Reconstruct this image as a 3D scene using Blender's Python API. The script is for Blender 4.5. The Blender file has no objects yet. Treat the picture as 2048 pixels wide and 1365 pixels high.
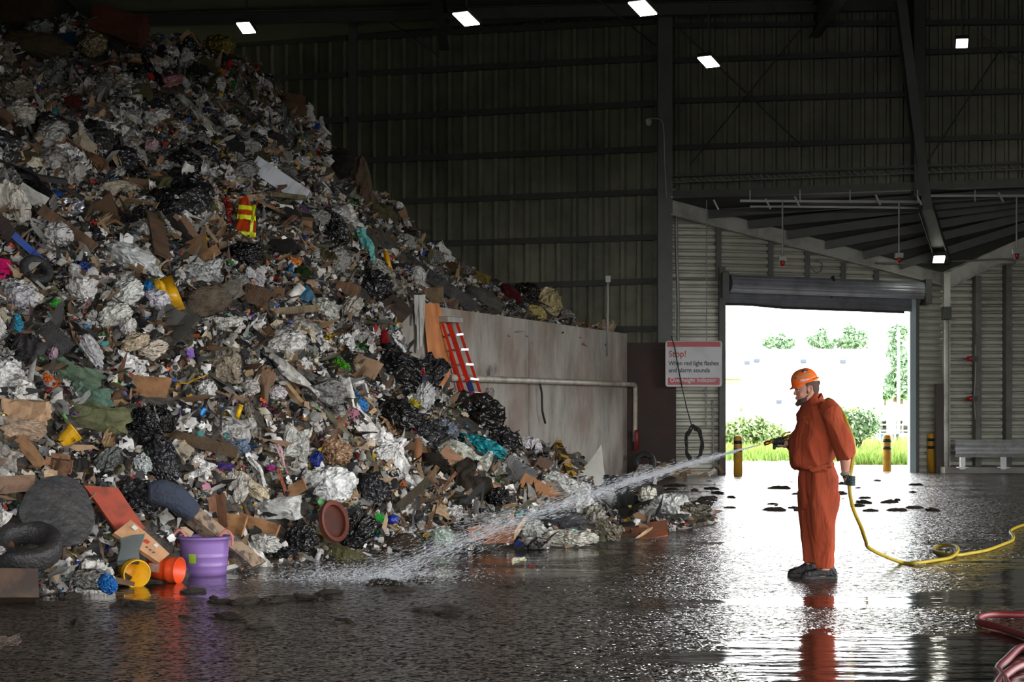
import bpy, bmesh, math, random
import numpy as np
from mathutils import Vector, Matrix, noise as mnoise
SC = bpy.context.scene
COL = SC.collection
random.seed(7)
rng = np.random.default_rng(7)

# ---------------------------------------------------------------- camera, world, exposure
F = 3700.0      # focal length in pixels of the 2048 px wide frame
CX, HY, EYE = 1024.0, 805.0, 1.6
cam = bpy.data.objects.new('camera', bpy.data.cameras.new('camera')); COL.objects.link(cam)
cam.location = (0, 0, EYE); cam.rotation_euler = (math.pi/2, 0, 0)
cam.data.sensor_width = 36; cam.data.lens = F/2048*36
cam.data.shift_y = (HY-682.5)/2048
cam.data.clip_start = 0.1; cam.data.clip_end = 600
SC.camera = cam
SC.view_settings.view_transform = 'Standard'; SC.view_settings.look = 'None'
SC.view_settings.gamma = 1.0; SC.view_settings.use_curve_mapping = False
SC.view_settings.exposure = 1.12
w = bpy.data.worlds.new('overcast_sky'); SC.world = w; w.use_nodes = True
bg = w.node_tree.nodes['Background']; bg.inputs[0].default_value = (0.985, 0.99, 1.0, 1); bg.inputs[1].default_value = 5.0
SC.cycles.max_bounces = 7; SC.cycles.diffuse_bounces = 3; SC.cycles.glossy_bounces = 3
SC.cycles.transmission_bounces = 3; SC.cycles.transparent_max_bounces = 8
SC.cycles.caustics_reflective = False; SC.cycles.caustics_refractive = False
SC.cycles.sample_clamp_indirect = 6.0
SC.cycles.use_denoising = True

def area(name, loc, rot, sx, sy, portal=True, energy=0, color=(1,1,1)):
    l = bpy.data.lights.new(name, 'AREA'); l.shape = 'RECTANGLE'; l.size = sx; l.size_y = sy
    l.energy = energy; l.color = color
    l.cycles.is_portal = portal
    o = bpy.data.objects.new(name, l); COL.objects.link(o); o.location = loc; o.rotation_euler = rot
    return o
OPEN_H = 5.6
# hall openings (the truck doors beside and behind the photographer): the sky itself lights the hall through them
area('portal_side', (13.9, 9.0, OPEN_H/2), (math.pi/2, 0, math.pi/2), 26, OPEN_H)
area('portal_rear', (0.0, -7.9, OPEN_H/2), (math.pi/2, 0, math.pi), 24, OPEN_H)
area('portal_far_door', (6.8, 42.2, 1.9), (math.pi/2, 0, 0), 4.6, 3.8)

# ---------------------------------------------------------------- projection helpers
def P(px, py, Y): return Vector(((px-CX)*Y/F, Y, EYE-(py-HY)*Y/F))
def GY(py): return EYE*F/(py-HY)
def G(px, py, z=0.0):
    Y = (EYE-z)*F/(py-HY); return Vector(((px-CX)*Y/F, Y, z))

# ---------------------------------------------------------------- object helpers
def tag(o, label=None, cat=None, group=None, kind=None):
    if label: o['label'] = label
    if cat: o['category'] = cat
    if group: o['group'] = group
    if kind: o['kind'] = kind
    return o
def link(o, parent=None):
    COL.objects.link(o)
    if parent: o.parent = parent
    return o
def empty(name, label, cat, loc=(0,0,0), group=None):
    o = bpy.data.objects.new(name, None); o.empty_display_size = .1; o.location = loc
    link(o); return tag(o, label, cat, group)
def mesh(name, v, f, mat, smooth=False, parent=None, cols=None):
    me = bpy.data.meshes.new(name)
    me.from_pydata([tuple(x) for x in v], [], [tuple(x) for x in f])
    if smooth: me.polygons.foreach_set('use_smooth', [True]*len(me.polygons))
    if mat:
        for m in (mat if isinstance(mat, (list, tuple)) else [mat]): me.materials.append(m)
    me.update()
    o = bpy.data.objects.new(name, me); link(o, parent)
    return o
def struct(o): o['kind'] = 'structure'; return o

class MB:
    """collects boxes, bars and tubes, linked as one mesh object"""
    def __init__(s): s.v = []; s.f = []; s.mi = []; s.m = 0
    def add(s, v, f):
        n = len(s.v); s.v += [tuple(x) for x in v]; s.f += [tuple(i+n for i in x) for x in f]; s.mi += [s.m]*len(f); return s
    def box(s, x0, y0, z0, x1, y1, z1):
        v = [(x,y,z) for z in (z0,z1) for y in (y0,y1) for x in (x0,x1)]
        return s.add(v, [(0,2,3,1),(4,5,7,6),(0,1,5,4),(2,6,7,3),(0,4,6,2),(1,3,7,5)])
    def bar(s, a, b, w, h, up=(0,0,1)):
        a = Vector(a); b = Vector(b); d = (b-a).normalized(); up = Vector(up)
        sx = d.cross(up)
        if sx.length < 1e-4: sx = d.cross(Vector((1,0,0)))
        sx.normalize(); u = sx.cross(d)
        v = [p + sx*i*w/2 + u*j*h/2 for p in (a,b) for j in (-1,1) for i in (-1,1)]
        return s.add(v, [(0,2,3,1),(4,5,7,6),(0,1,5,4),(2,6,7,3),(0,4,6,2),(1,3,7,5)])
    def hbeam(s, a, b, w, h, t=.02, up=(0,0,1)):
        a = Vector(a); b = Vector(b); d = (b-a).normalized(); up = Vector(up)
        sx = d.cross(up).normalized(); u = sx.cross(d)
        s.bar(a+u*h/2, b+u*h/2, w, t, up); s.bar(a-u*h/2, b-u*h/2, w, t, up); s.bar(a, b, t, h, up); return s
    def tube(s, pts, r, n=8, caps=True):
        pts = [Vector(p) for p in pts]; rr = r if isinstance(r, (list, tuple)) else [r]*len(pts)
        ref = None; base = len(s.v); V = []; Fc = []
        for i, p in enumerate(pts):
            d = (pts[min(i+1, len(pts)-1)]-pts[max(i-1, 0)]).normalized()
            if ref is None: ref = d.orthogonal().normalized()
            ref = (ref-d*ref.dot(d)).normalized(); b = d.cross(ref)
            V += [p+(ref*math.cos(2*math.pi*k/n)+b*math.sin(2*math.pi*k/n))*rr[i] for k in range(n)]
        for i in range(len(pts)-1):
            for k in range(n):
                k2 = (k+1) % n; Fc.append((i*n+k, i*n+k2, (i+1)*n+k2, (i+1)*n+k))
        if caps: Fc.append(tuple(range(n-1, -1, -1))); Fc.append(tuple((len(pts)-1)*n+k for k in range(n)))
        return s.add(V, Fc)
    def lathe(s, prof, n=24, M=None):
        V = []; Fc = []
        for r, z in prof:
            V += [Vector((r*math.cos(2*math.pi*k/n), r*math.sin(2*math.pi*k/n), z)) for k in range(n)]
        for i in range(len(prof)-1):
            for k in range(n):
                k2 = (k+1) % n; Fc.append((i*n+k, i*n+k2, (i+1)*n+k2, (i+1)*n+k))
        if prof[0][0] > 1e-4: Fc.append(tuple(range(n-1, -1, -1)))
        if prof[-1][0] > 1e-4: Fc.append(tuple((len(prof)-1)*n+k for k in range(n)))
        if M is not None: V = [M @ v for v in V]
        return s.add(V, Fc)
    def build(s, name, mat, parent=None, smooth=False, bevel=0):
        o = mesh(name, s.v, s.f, mat, smooth, parent)
        if any(s.mi): o.data.polygons.foreach_set('material_index', s.mi)
        if bevel:
            md = o.modifiers.new('bevel', 'BEVEL'); md.width = bevel; md.segments = 2; md.limit_method = 'ANGLE'
        return o
def catmull(pts, n=8, closed=False):
    pts = [Vector(p) for p in pts]; out = []
    q = [pts[0]*2-pts[1]]+pts+[pts[-1]*2-pts[-2]]
    for i in range(1, len(q)-2):
        for k in range(n):
            t = k/n; a, b, c, d = q[i-1], q[i], q[i+1], q[i+2]
            out.append(.5*((2*b)+(c-a)*t+(2*a-5*b+4*c-d)*t*t+(3*b-a-3*c+d)*t**3))
    out.append(pts[-1]); return out
def interp(tab, x):
    xs = [t[0] for t in tab]; return [float(np.interp(x, xs, [t[k] for t in tab])) for k in range(1, len(tab[0]))]

# ---------------------------------------------------------------- materials
def new_mat(name):
    m = bpy.data.materials.new(name); m.use_nodes = True; nt = m.node_tree
    return m, nt, nt.nodes['Principled BSDF']
def N(nt, t, **kw):
    n = nt.nodes.new(t)
    for k, v in kw.items():
        if k.startswith('i_'):
            key = k[2:]; n.inputs[int(key) if key.isdigit() else key.replace('_', ' ')].default_value = v
        else: setattr(n, k, v)
    return n
def ramp(nt, fac, stops):
    r = N(nt, 'ShaderNodeValToRGB'); e = r.color_ramp.elements
    while len(e) < len(stops): e.new(.5)
    for i, (p, c) in enumerate(stops): e[i].position = p; e[i].color = (*c, 1) if len(c) == 3 else c
    nt.links.new(fac, r.inputs[0]); return r.outputs[0]
def mixc(nt, fac, a, b, mode='MIX'):
    m = N(nt, 'ShaderNodeMix', data_type='RGBA', blend_type=mode)
    for s, v in ((m.inputs[0], fac), (m.inputs[6], a), (m.inputs[7], b)):
        if hasattr(v, 'links') or isinstance(v, bpy.types.NodeSocket): nt.links.new(v, s)
        else: s.default_value = v if isinstance(v, (int, float)) else (*v, 1)
    return m.outputs[2]
def sg(c):  # sRGB 0-255 -> linear
    return tuple(((x/255)/12.92 if x <= 10 else ((x/255+.055)/1.055)**2.4) for x in c)
MATS = {}
def mat(name, color, rough=.6, metal=0, dirt=.0, dirtcol=(.05,.04,.03), dscale=4, bump=0, bscale=20, alpha=1, spec=.5, emis=None, es=0, src=None, trans=0, thr=(.45,.65), coat=0, crinkle=0):
    """src: None = flat colour, 'obj' = the object's own colour, 'attr' = per-face colour attribute"""
    if name in MATS: return MATS[name]
    m, nt, b = new_mat(name); MATS[name] = m
    L = nt.links
    if src == 'obj': c = N(nt, 'ShaderNodeObjectInfo').outputs['Color']
    elif src == 'attr': c = N(nt, 'ShaderNodeVertexColor', layer_name='Col').outputs[0]
    else: c = color
    tc = N(nt, 'ShaderNodeTexCoord').outputs['Object']
    if dirt > 0:
        nz = N(nt, 'ShaderNodeTexNoise', i_Scale=dscale, i_Detail=5.0, i_Roughness=.65); L.new(tc, nz.inputs['Vector'])
        f = ramp(nt, nz.outputs[0], [(thr[0], (0,0,0)), (thr[1], (dirt,)*3)])
        c = mixc(nt, f, c, dirtcol)
    if isinstance(c, bpy.types.NodeSocket): L.new(c, b.inputs['Base Color'])
    else: b.inputs['Base Color'].default_value = (*c, 1)
    b.inputs['Roughness'].default_value = rough; b.inputs['Metallic'].default_value = metal
    b.inputs['Specular IOR Level'].default_value = spec; b.inputs['Alpha'].default_value = alpha
    b.inputs['Transmission Weight'].default_value = trans; b.inputs['Coat Weight'].default_value = coat
    if emis: b.inputs['Emission Color'].default_value = (*emis, 1); b.inputs['Emission Strength'].default_value = es
    if crinkle:   # creases of crumpled sheet: sharp-edged facets at two sizes
        wn = N(nt, 'ShaderNodeTexNoise', i_Scale=3.0, i_Detail=2.0); L.new(tc, wn.inputs['Vector'])
        wm = mixc(nt, .18, tc, wn.outputs['Color'])
        hs_ = []
        for sc_ in (5.0, 13.0):
            vv = N(nt, 'ShaderNodeTexVoronoi', i_Scale=sc_); L.new(wm, vv.inputs['Vector']); hs_.append(vv.outputs['Distance'])
        ma = N(nt, 'ShaderNodeMath', operation='MULTIPLY_ADD'); L.new(hs_[1], ma.inputs[0]); ma.inputs[1].default_value = .45; L.new(hs_[0], ma.inputs[2])
        bp = N(nt, 'ShaderNodeBump', i_Strength=crinkle, i_Distance=.10); L.new(ma.outputs[0], bp.inputs['Height']); L.new(bp.outputs[0], b.inputs['Normal'])
    elif bump:
        nz = N(nt, 'ShaderNodeTexNoise', i_Scale=bscale, i_Detail=4.0); L.new(tc, nz.inputs['Vector'])
        bp = N(nt, 'ShaderNodeBump', i_Strength=min(1, bump*1.6), i_Distance=.04); L.new(nz.outputs[0], bp.inputs['Height']); L.new(bp.outputs[0], b.inputs['Normal'])
    return m
# ================================================================ the hall
corr_dark = mat('soiled corrugated steel', (.23,.225,.16), .45, .1, dirt=.7, dirtcol=(.04,.04,.03), dscale=.9, bump=.2, bscale=6, thr=(.35,.75))
corr_light = mat('pale corrugated steel', (.60,.60,.51), .5, .1, dirt=.5, dirtcol=(.16,.145,.11), dscale=1.2, bump=.2, bscale=8, thr=(.35,.8))
steel = mat('dark painted steel', (.055,.058,.05), .5, .2, dirt=.5, dirtcol=(.03,.025,.02), dscale=3)
steel_l = mat('pale painted steel', (.58,.58,.52), .5, .1, dirt=.6, dirtcol=(.14,.13,.11), dscale=1.5)
galv = mat('galvanised steel', (.62,.64,.64), .4, .25, dirt=.4, dirtcol=(.2,.19,.17), dscale=5)
conduit_m = mat('grey conduit', (.28,.28,.26), .45, .3)
rust = mat('rusty steel plate', (.035,.022,.017), .75, .1, dirt=.8, dirtcol=(.065,.028,.018), dscale=1.2, bump=.3, bscale=5)
concrete = mat('grey concrete', (.33,.31,.28), .9, 0, dirt=.5, dirtcol=(.16,.14,.12), dscale=1.0, bump=.3, bscale=12)

# -- floor: wet asphalt, part of it under standing water
def floor_material():
    m, nt, b = new_mat('wet asphalt'); L = nt.links
    tc = N(nt, 'ShaderNodeTexCoord').outputs['Object']
    sep = N(nt, 'ShaderNodeSeparateXYZ'); L.new(tc, sep.inputs[0])
    # standing water: broad noise, stretched across, plus where the floor dips along the heap's foot
    mp = N(nt, 'ShaderNodeMapping'); mp.inputs['Scale'].default_value = (.22, .55, 1); L.new(tc, mp.inputs[0])
    n1 = N(nt, 'ShaderNodeTexNoise', i_Scale=1.0, i_Detail=5.0, i_Roughness=.6, i_Distortion=.4); L.new(mp.outputs[0], n1.inputs['Vector'])
    def math_(op, a, b_=None, c=None):
        n = N(nt, 'ShaderNodeMath', operation=op)
        for k, v in enumerate((a, b_, c)):
            if v is None: continue
            if isinstance(v, (int, float)): n.inputs[k].default_value = v
            else: L.new(v, n.inputs[k])
        return n.outputs[0]
    def blob(cx, cy, sx, sy, amp):
        dx = math_('MULTIPLY', math_('SUBTRACT', sep.outputs[0], cx), 1/sx); dy = math_('MULTIPLY', math_('SUBTRACT', sep.outputs[1], cy), 1/sy)
        r2 = math_('ADD', math_('MULTIPLY', dx, dx), math_('MULTIPLY', dy, dy))
        return math_('MULTIPLY', math_('POWER', 2.718, math_('MULTIPLY', r2, -1)), amp)
    tot = n1.outputs[0]
    for a in ((-3.2,15.6,2.6,1.3,.30), (.2,18.2,2.6,1.5,.26), (2.5,11.6,1.7,1.7,.42), (5.2,16.0,2.0,3.4,.34), (1.5,20.5,2.2,1.0,.22), (3.3,14.9,2.0,.35,.2), (-1.0,13.0,5,1.6,-.12), (2.3,17.5,2.0,1.6,-.14), (4.5,33,6,4,.14)):
        tot = math_('ADD', tot, blob(*a))
    water = ramp(nt, tot, [(.58, (0,0,0)), (.72, (1,1,1))])
    vo = N(nt, 'ShaderNodeTexVoronoi', i_Scale=36.0); L.new(tc, vo.inputs['Vector'])
    vb = N(nt, 'ShaderNodeTexVoronoi', i_Scale=36.0, feature='DISTANCE_TO_EDGE'); L.new(tc, vb.inputs['Vector'])
    n3 = N(nt, 'ShaderNodeTexNoise', i_Scale=1.4, i_Detail=6.0, i_Roughness=.7); L.new(tc, n3.inputs['Vector'])
    dry = math_('SUBTRACT', 1.0, water)
    # each stone's wet top is tilted its own way
    geo = N(nt, 'ShaderNodeNewGeometry')
    off = N(nt, 'ShaderNodeVectorMath', operation='SUBTRACT'); L.new(vo.outputs['Color'], off.inputs[0]); off.inputs[1].default_value = (.5,.5,.5)
    sc_ = N(nt, 'ShaderNodeVectorMath', operation='SCALE'); L.new(off.outputs[0], sc_.inputs[0]); L.new(math_('MULTIPLY_ADD', dry, .62, .012), sc_.inputs['Scale'])
    ad = N(nt, 'ShaderNodeVectorMath', operation='ADD'); L.new(sc_.outputs[0], ad.inputs[0]); L.new(geo.outputs['Normal'], ad.inputs[1])
    no = N(nt, 'ShaderNodeVectorMath', operation='NORMALIZE'); L.new(ad.outputs[0], no.inputs[0])
    bp = N(nt, 'ShaderNodeBump', i_Distance=.02); L.new(vb.outputs['Distance'], bp.inputs['Height']); L.new(math_('MULTIPLY', dry, .5), bp.inputs['Strength']); L.new(no.outputs[0], bp.inputs['Normal'])
    mp2 = N(nt, 'ShaderNodeMapping'); mp2.inputs['Scale'].default_value = (1.0, 3.2, 1); L.new(tc, mp2.inputs[0])
    n4 = N(nt, 'ShaderNodeTexNoise', i_Scale=1.3, i_Detail=3.0); L.new(mp2.outputs[0], n4.inputs['Vector'])
    bp2 = N(nt, 'ShaderNodeBump', i_Distance=.03, i_Strength=.35); L.new(n4.outputs[0], bp2.inputs['Height']); L.new(bp.outputs[0], bp2.inputs['Normal'])
    L.new(bp2.outputs[0], b.inputs['Normal'])
    stone = ramp(nt, vo.outputs['Color'], [(.25, (.014,.013,.012)), (.55, (.05,.045,.04)), (.85, (.20,.18,.155))])  # light and dark stones, contrast widened so wet sparkle also sits in the colour
    soil = ramp(nt, n3.outputs[0], [(.4, (1,1,1)), (.62, (.55,.47,.40))])
    c = mixc(nt, 1.0, stone, soil, 'MULTIPLY')
    c = mixc(nt, water, c, (.022,.019,.016))
    L.new(c, b.inputs['Base Color'])
    rr = ramp(nt, water, [(0, (.20,)*3), (1, (.06,)*3)])
    L.new(rr, b.inputs['Roughness']); b.inputs['Specular IOR Level'].default_value = .55
    b.inputs['Coat Weight'].default_value = .12; b.inputs['Coat Roughness'].default_value = .12; b.inputs['Coat IOR'].default_value = 1.33
    L.new(bp2.outputs[0], b.inputs['Coat Normal'])
    return m
floor_m = floor_material()

def DW(px): return float(np.interp(px, [1345, 1885], [40.5, 42.9]))      # depth of the door wall
def BW(px): # depth of the back wall
    return 40.8*(1335+10500)/(px+10500)
CORN = P(1885, 805, 42.9)
floor = struct(mesh('floor', [(-16,-8,0),(14,-8,0),(14,37.6,0),(14,42.9,0),(CORN.x,42.9,0),(P(1345,0,40.5).x,40.5,0),(P(1345,0,40.8).x,40.8,0),(-16,43.5,0)],
                    [(0,1,2,3,4,5,6,7)], floor_m))

def corr_vertical(name, a, b, z0, z1, period, depth, mt, prof=(0,0,1,1)):
    """sheet from a to b (xy), ribs upright"""
    a = Vector((*a,0)); b = Vector((*b,0)); L_ = (b-a).length; d = (b-a)/L_; n = Vector((d.y,-d.x,0))
    v = []; k = 0; xs = []
    while k*period < L_:
        for f_, q in ((0,0),(.62,0),(.70,1),(.92,1)):
            xs.append((min(k*period+f_*period, L_), q))
        k += 1
    for x, q in xs:
        p = a+d*x+n*depth*q; v += [(p.x,p.y,z0),(p.x,p.y,z1)]
    f = [(2*i,2*i+2,2*i+3,2*i+1) for i in range(len(xs)-1)]
    return mesh(name, v, f, mt)
def corr_horizontal(name, a, b, z0, z1, period, depth, mt):
    a = Vector((*a,0)); b = Vector((*b,0)); d = (b-a).normalized(); n = Vector((d.y,-d.x,0))
    v = []; m_ = int((z1-z0)/period)*8
    for i in range(m_+1):
        z = z0+(z1-z0)*i/m_; fz = (i % 8); o_ = n*depth*(1, 1, 1, 1, .8, 0, 0, .8)[fz]
        for p in (a,b): q = p+o_; v.append((q.x,q.y,z))
    return mesh(name, v, [(2*i,2*i+1,2*i+3,2*i+2) for i in range(m_)], mt)
XB0, XB1 = P(-600,0,BW(-600)), P(1335,0,BW(1335)); XB2 = P(2500,0,BW(2500))
HDR = 6.15  # underside of the header over the low bay
struct(corr_vertical('wall_back', XB0.xy, XB1.xy, 0, 13.6, .37, .10, corr_dark))
struct(corr_vertical('wall_header', XB1.xy, XB2.xy, HDR, 13.6, .27, .09, corr_dark))
D0, D1, D2, D3 = (P(x,0,DW(x)) for x in (1338, 1446, 1833, 1885)); D0 = P(1326,0,40.75)
door_top = P(0, 560, DW(1450)).z
wl = struct(corr_horizontal('wall_door_left', D0.xy, D1.xy, 0, 6.4, .155, .085, corr_light))
struct(corr_horizontal('wall_door_upper', P(1440,0,DW(1440)).xy, D2.xy, 3.75, 6.4, .155, .085, corr_light))
struct(corr_horizontal('wall_door_right', D2.xy, D3.xy, 0, 6.4, .155, .085, corr_light))
struct(corr_horizontal('wall_right', D3.xy, (14.0, 42.9), 0, 7.0, .155, .085, corr_light))
# side and rear walls with the tall truck openings
struct(mesh('wall_side', [(14,-8,OPEN_H),(14,42.9,OPEN_H),(14,42.9,13.6),(14,-8,13.6),(14,22,0),(14,42.9,0),(14,22,OPEN_H),(14,-8,0),(14,-4,0),(14,-4,OPEN_H)],
            [(0,1,2,3),(4,5,1,6),(7,8,9,0)], corr_dark))
struct(mesh('wall_rear', [(-16,-8,OPEN_H),(14,-8,OPEN_H),(14,-8,13.6),(-16,-8,13.6),(-16,-8,0),(-12,-8,0),(-12,-8,OPEN_H),(12,-8,0),(14,-8,0),(12,-8,OPEN_H)],
            [(0,1,2,3),(4,5,6,0),(7,8,1,9)], corr_dark))
struct(mesh('wall_left', [(-16,-8,0),(-16,44,0),(-16,44,13.6),(-16,-8,13.6)], [(0,1,2,3)], corr_dark))
# ceiling: rising a little towards the ridge, purlins under it
ZC = P(0, 26, 41).z
struct(mesh('ceiling', [(-17,47.5,ZC-.25),(16,47.5,ZC-.25),(16,-9,ZC+1.6),(-17,-9,ZC+1.6)], [(0,1,2,3)], mat('soiled roof sheet', (.10,.10,.085), .7, 0, dirt=.5, dscale=.6)))
pu = MB()
for k in range(9):
    y = 40-k*4.6; z = ZC-.2+(40-y)*.035
    pu.hbeam((-16,y+1.6,z), (14,y-1.4,z), .14, .25)
struct(pu.build('trim_purlins', steel))
pu = MB()
for x in (-9.5, -1.5, 6.5, 12): pu.hbeam((x,41-x*.09,ZC-.5), (x,-8,ZC+1.0), .22, .6)
struct(pu.build('trim_rafters', steel))

# girts on the back wall: one thing each, bay by bay
def wall_bar(px0, py0, px1, py1, off, w, h, mt, name, mb=None):
    a = P(px0, py0, BW(px0)-off); b = P(px1, py1, BW(px1)-off)
    m_ = mb or MB(); m_.bar(a, b, w, h)
    return m_
g = MB()
for y0, y1 in ((75,42),(148,116),(238,207),(322,298),(407,384),(492,475),(584,562)):
    sl = (y1-y0)/(1317-711)
    wall_bar(715, y0, 1316, y1, .14, .16, .13, steel, '', g)
    yl = y0+(715+600)*-sl*1.0
    wall_bar(-600, y0+(-sl)*1315, 695, y0+1.5, .14, .16, .13, steel, '', g)
wall_bar(1150, 660, 1316, 658, .14, .16, .13, steel, '', g)
struct(g.build('trim_girts_back', steel))
g = MB()
for y0, y1 in ((52,48),(122,95),(203,180),(296,270)):
    wall_bar(1338, y0, 2400, y1-8, .14, .16, .11, steel, '', g)
struct(g.build('trim_girts_header', steel))
# columns
def column(px0, px1, ytop, ybot, Y, name='trim_column', mt=steel, ext=0):
    a = P(px0, ybot, Y); b = P(px1, ytop, Y); m_ = MB()
    cx = (a.x+b.x)/2; w_ = b.x-a.x
    m_.box(a.x, Y-.02, a.z, b.x, Y+.02, b.z+ext); m_.box(a.x, Y+.30, a.z, b.x, Y+.32, b.z+ext); m_.box(cx-.015, Y, a.z, cx+.015, Y+.31, b.z+ext)
    return struct(m_.build(name, mt))
column(1316, 1345, 10, 945, 40.2, 'trim_column_corner', mat('column paint', (.085,.088,.07), .5, dirt=.5, dscale=2))
column(697, 713, 20, 700, 41.6, 'trim_column_back')
column(-120, -100, 20, 900, 42.6, 'trim_column_back_far')
column(1828, 1850, 0, 392, 38.4, 'trim_column_header', ext=1)
# header beams over the low bay
h = MB()
a = P(1336, 391, 40.35); b = P(2150, 362, 37.6)
for dz, hh, ww in ((0,.16,.25),(.42,.05,.1),(.30,.03,.03)):
    h.bar(a+Vector((0,0,dz)), b+Vector((0,0,dz)), ww, hh)
struct(h.build('trim_header_beam', steel_l if False else mat('header paint', (.10,.105,.09), .5, dirt=.4)))
h = MB()
for k in range(60):
    t = k/59; p = a.lerp(b, t)+Vector((0,-.06,.36)); q = p+Vector((.12,0,-.10)); h.bar(p, q, .02, .02)
h.bar(a+Vector((0,-.06,.27)), b+Vector((0,-.06,.27)), .02, .02)
struct(h.build('trim_header_lacing', mat('galv lacing', (.22,.22,.19), .5)))
# low bay roof underside
A = P(1336, 398, 40.25); B = P(2300, 357, 37.6); C = P(1885, 545, 42.6); D = P(2300, 366, 42.6)
gv_ = [A.lerp(C, i/12).lerp(B.lerp(D, i/12), j/12) for i in range(13) for j in range(13)]
struct(mesh('ceiling_low_bay', gv_, [(i*13+j,(i+1)*13+j,(i+1)*13+j+1,i*13+j+1) for i in range(12) for j in range(12)], mat('low bay roof sheet', (.07,.07,.062), .8, dirt=.4)))
pr = MB()
for t in (.14,.28,.42,.56,.70,.84):
    pr.hbeam(A.lerp(C, t)-Vector((0,.05,.10)), B.lerp(D, t)-Vector((0,.05,.10)), .09, .16)
struct(pr.build('trim_low_bay_purlins', mat('purlin paint', (.07,.07,.06), .5, dirt=.5)))
# sloping eave channels on door wall and right wall
ch = MB()
a = P(1338, 412, 40.3); b = P(1885, 556, 42.75)
ch.bar(a, b, .06, .38); ch.bar(a+Vector((0,-.06,-.19)), b+Vector((0,-.06,-.19)), .16, .025); ch.bar(a+Vector((0,-.06,.19)), b+Vector((0,-.06,.19)), .16, .025)
struct(ch.build('trim_eave_channel_left', steel_l))
ch = MB()
a = P(1896, 562, 42.7); b = P(2300, 368, 42.7)
ch.bar(a, b, .06, .34); ch.bar(a+Vector((0,-.06,-.17)), b+Vector((0,-.06,-.17)), .14, .025)
struct(ch.build('trim_eave_channel_right', steel_l))
# inclined rafter leg from the roof down to the low corner
lg = MB()
lg.hbeam(P(1800,0,38.2), P(1852,420,38.6), .2, .3, up=(0,1,0)); lg.hbeam(P(1852,415,38.7), P(1888,528,42.3), .2, .3, up=(1,0,0))
struct(lg.build('trim_rafter_leg', steel))
rl = MB()
rl.bar(P(1480,402,38.2), P(1860,404,38.7), .03, .05); rl.bar(P(1500,413,39.2), P(1850,416,39.2), .03, .04); rl.bar(P(1850,392,38.7), P(2300,392,38.6), .03, .05)
for px in (1500,1600,1700,1835,1950,2100): rl.bar(P(px,404,38.3), P(px,380,38.3), .02, .02)
for px, py in ((1432,410),(1536,408),(1594,403),(1756,400),(1838,400),(2002,395)): rl.bar(P(px-5,py-10,38.4), P(px+5,py+10,38.4), .06, .03)
struct(rl.build('trim_conduit_rails', mat('galv rail', (.3,.3,.28), .4, .3)))
# thin cross bracing
br = MB()
for a, b in (((1185,-10,36),(1312,92,40.2)), ((1345,45,39.8),(1600,290,39)), ((1600,60,39),(1380,330,39.8)), ((760,30,41),(880,115,41)), ((1960,70,38),(2048,130,38)), ((1850,330,38.4),(2000,100,38))):
    br.tube([P(*a), P(*b)], .018, 6)
struct(br.build('trim_bracing', steel))
# door jambs, studs over the door
jb = MB()
q = lambda px, py, off=.1: P(px, py, DW(px)-off)
jb.box(q(1437,0).x, DW(1437)-.28, 0, q(1449,0).x, DW(1437)-.02, q(0,560).z+.3)
struct(jb.build('trim_door_jamb_left', steel))
jb = MB(); jb.box(q(1818,0).x, DW(1820)-.22, 0, q(1829,0).x, DW(1820)+.05, q(1820,590).z)
struct(jb.build('trim_door_jamb_right', mat('pale blue jamb', (.33,.42,.44), .5)))
jb = MB(); jb.box(q(1829,0).x, DW(1829)-.2, 0, q(1836,0).x, DW(1829), q(1836,590).z)
struct(jb.build('trim_door_post_right', steel))
for px, y0 in ((1437,455),(1541,485),(1614,505),(1686,525),(1752,542)):
    s_ = MB(); s_.box(q(px-5,0).x, DW(px)-.16, q(0,560).z if px > 1440 else q(px,560).z, q(px+5,0).x, DW(px)-.02, P(px,y0,DW(px)).z)
    struct(s_.build('trim_stud', steel))
for px, y0 in ((1955,552),(2016,530)):
    s_ = MB(); s_.box(P(px-6,0,42.6).x, 42.5, .05, P(px+6,0,42.6).x, 42.86, P(px,y0,42.6).z)
    struct(s_.build('trim_stud_right', mat('stud paint', (.15,.15,.135), .5, dirt=.5)))
s_ = MB(); s_.box(P(1886,0,42.4).x, 42.3, 0, P(1899,0,42.4).x, 42.45, P(0,548,42.4).z)
struct(s_.build('trim_corner_post', steel_l))
s_ = MB(); s_.box(P(1871,0,42.3).x, 42.2, 0, P(1884,0,42.3).x, 42.4, P(0,768,42.3).z)
struct(s_.build('trim_corner_channel', mat('brown channel', (.06,.045,.04), .6)))
# concrete curb on the right
cb = MB(); cb.box(P(1886,0,41.9).x, 41.7, 0, 14, 42.8, .13)
struct(cb.build('trim_curb', concrete))
# rusty push wall at the back wall's base
rp = MB(); rp.box(P(1240,0,40.0).x, 39.98, 0, P(1352,0,40).x, 40.1, P(0,700,40).z); rp.box(P(1240,0,40).x, 39.9, P(0,700,40).z, P(1352,0,40).x, 40.15, P(0,686,40).z)
for y_ in (745,): rp.box(P(1240,0,40).x, 39.93, P(0,y_+4,40).z, P(1352,0,40).x, 39.99, P(0,y_-4,40).z)
struct(rp.build('wall_push_plate', rust))

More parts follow.
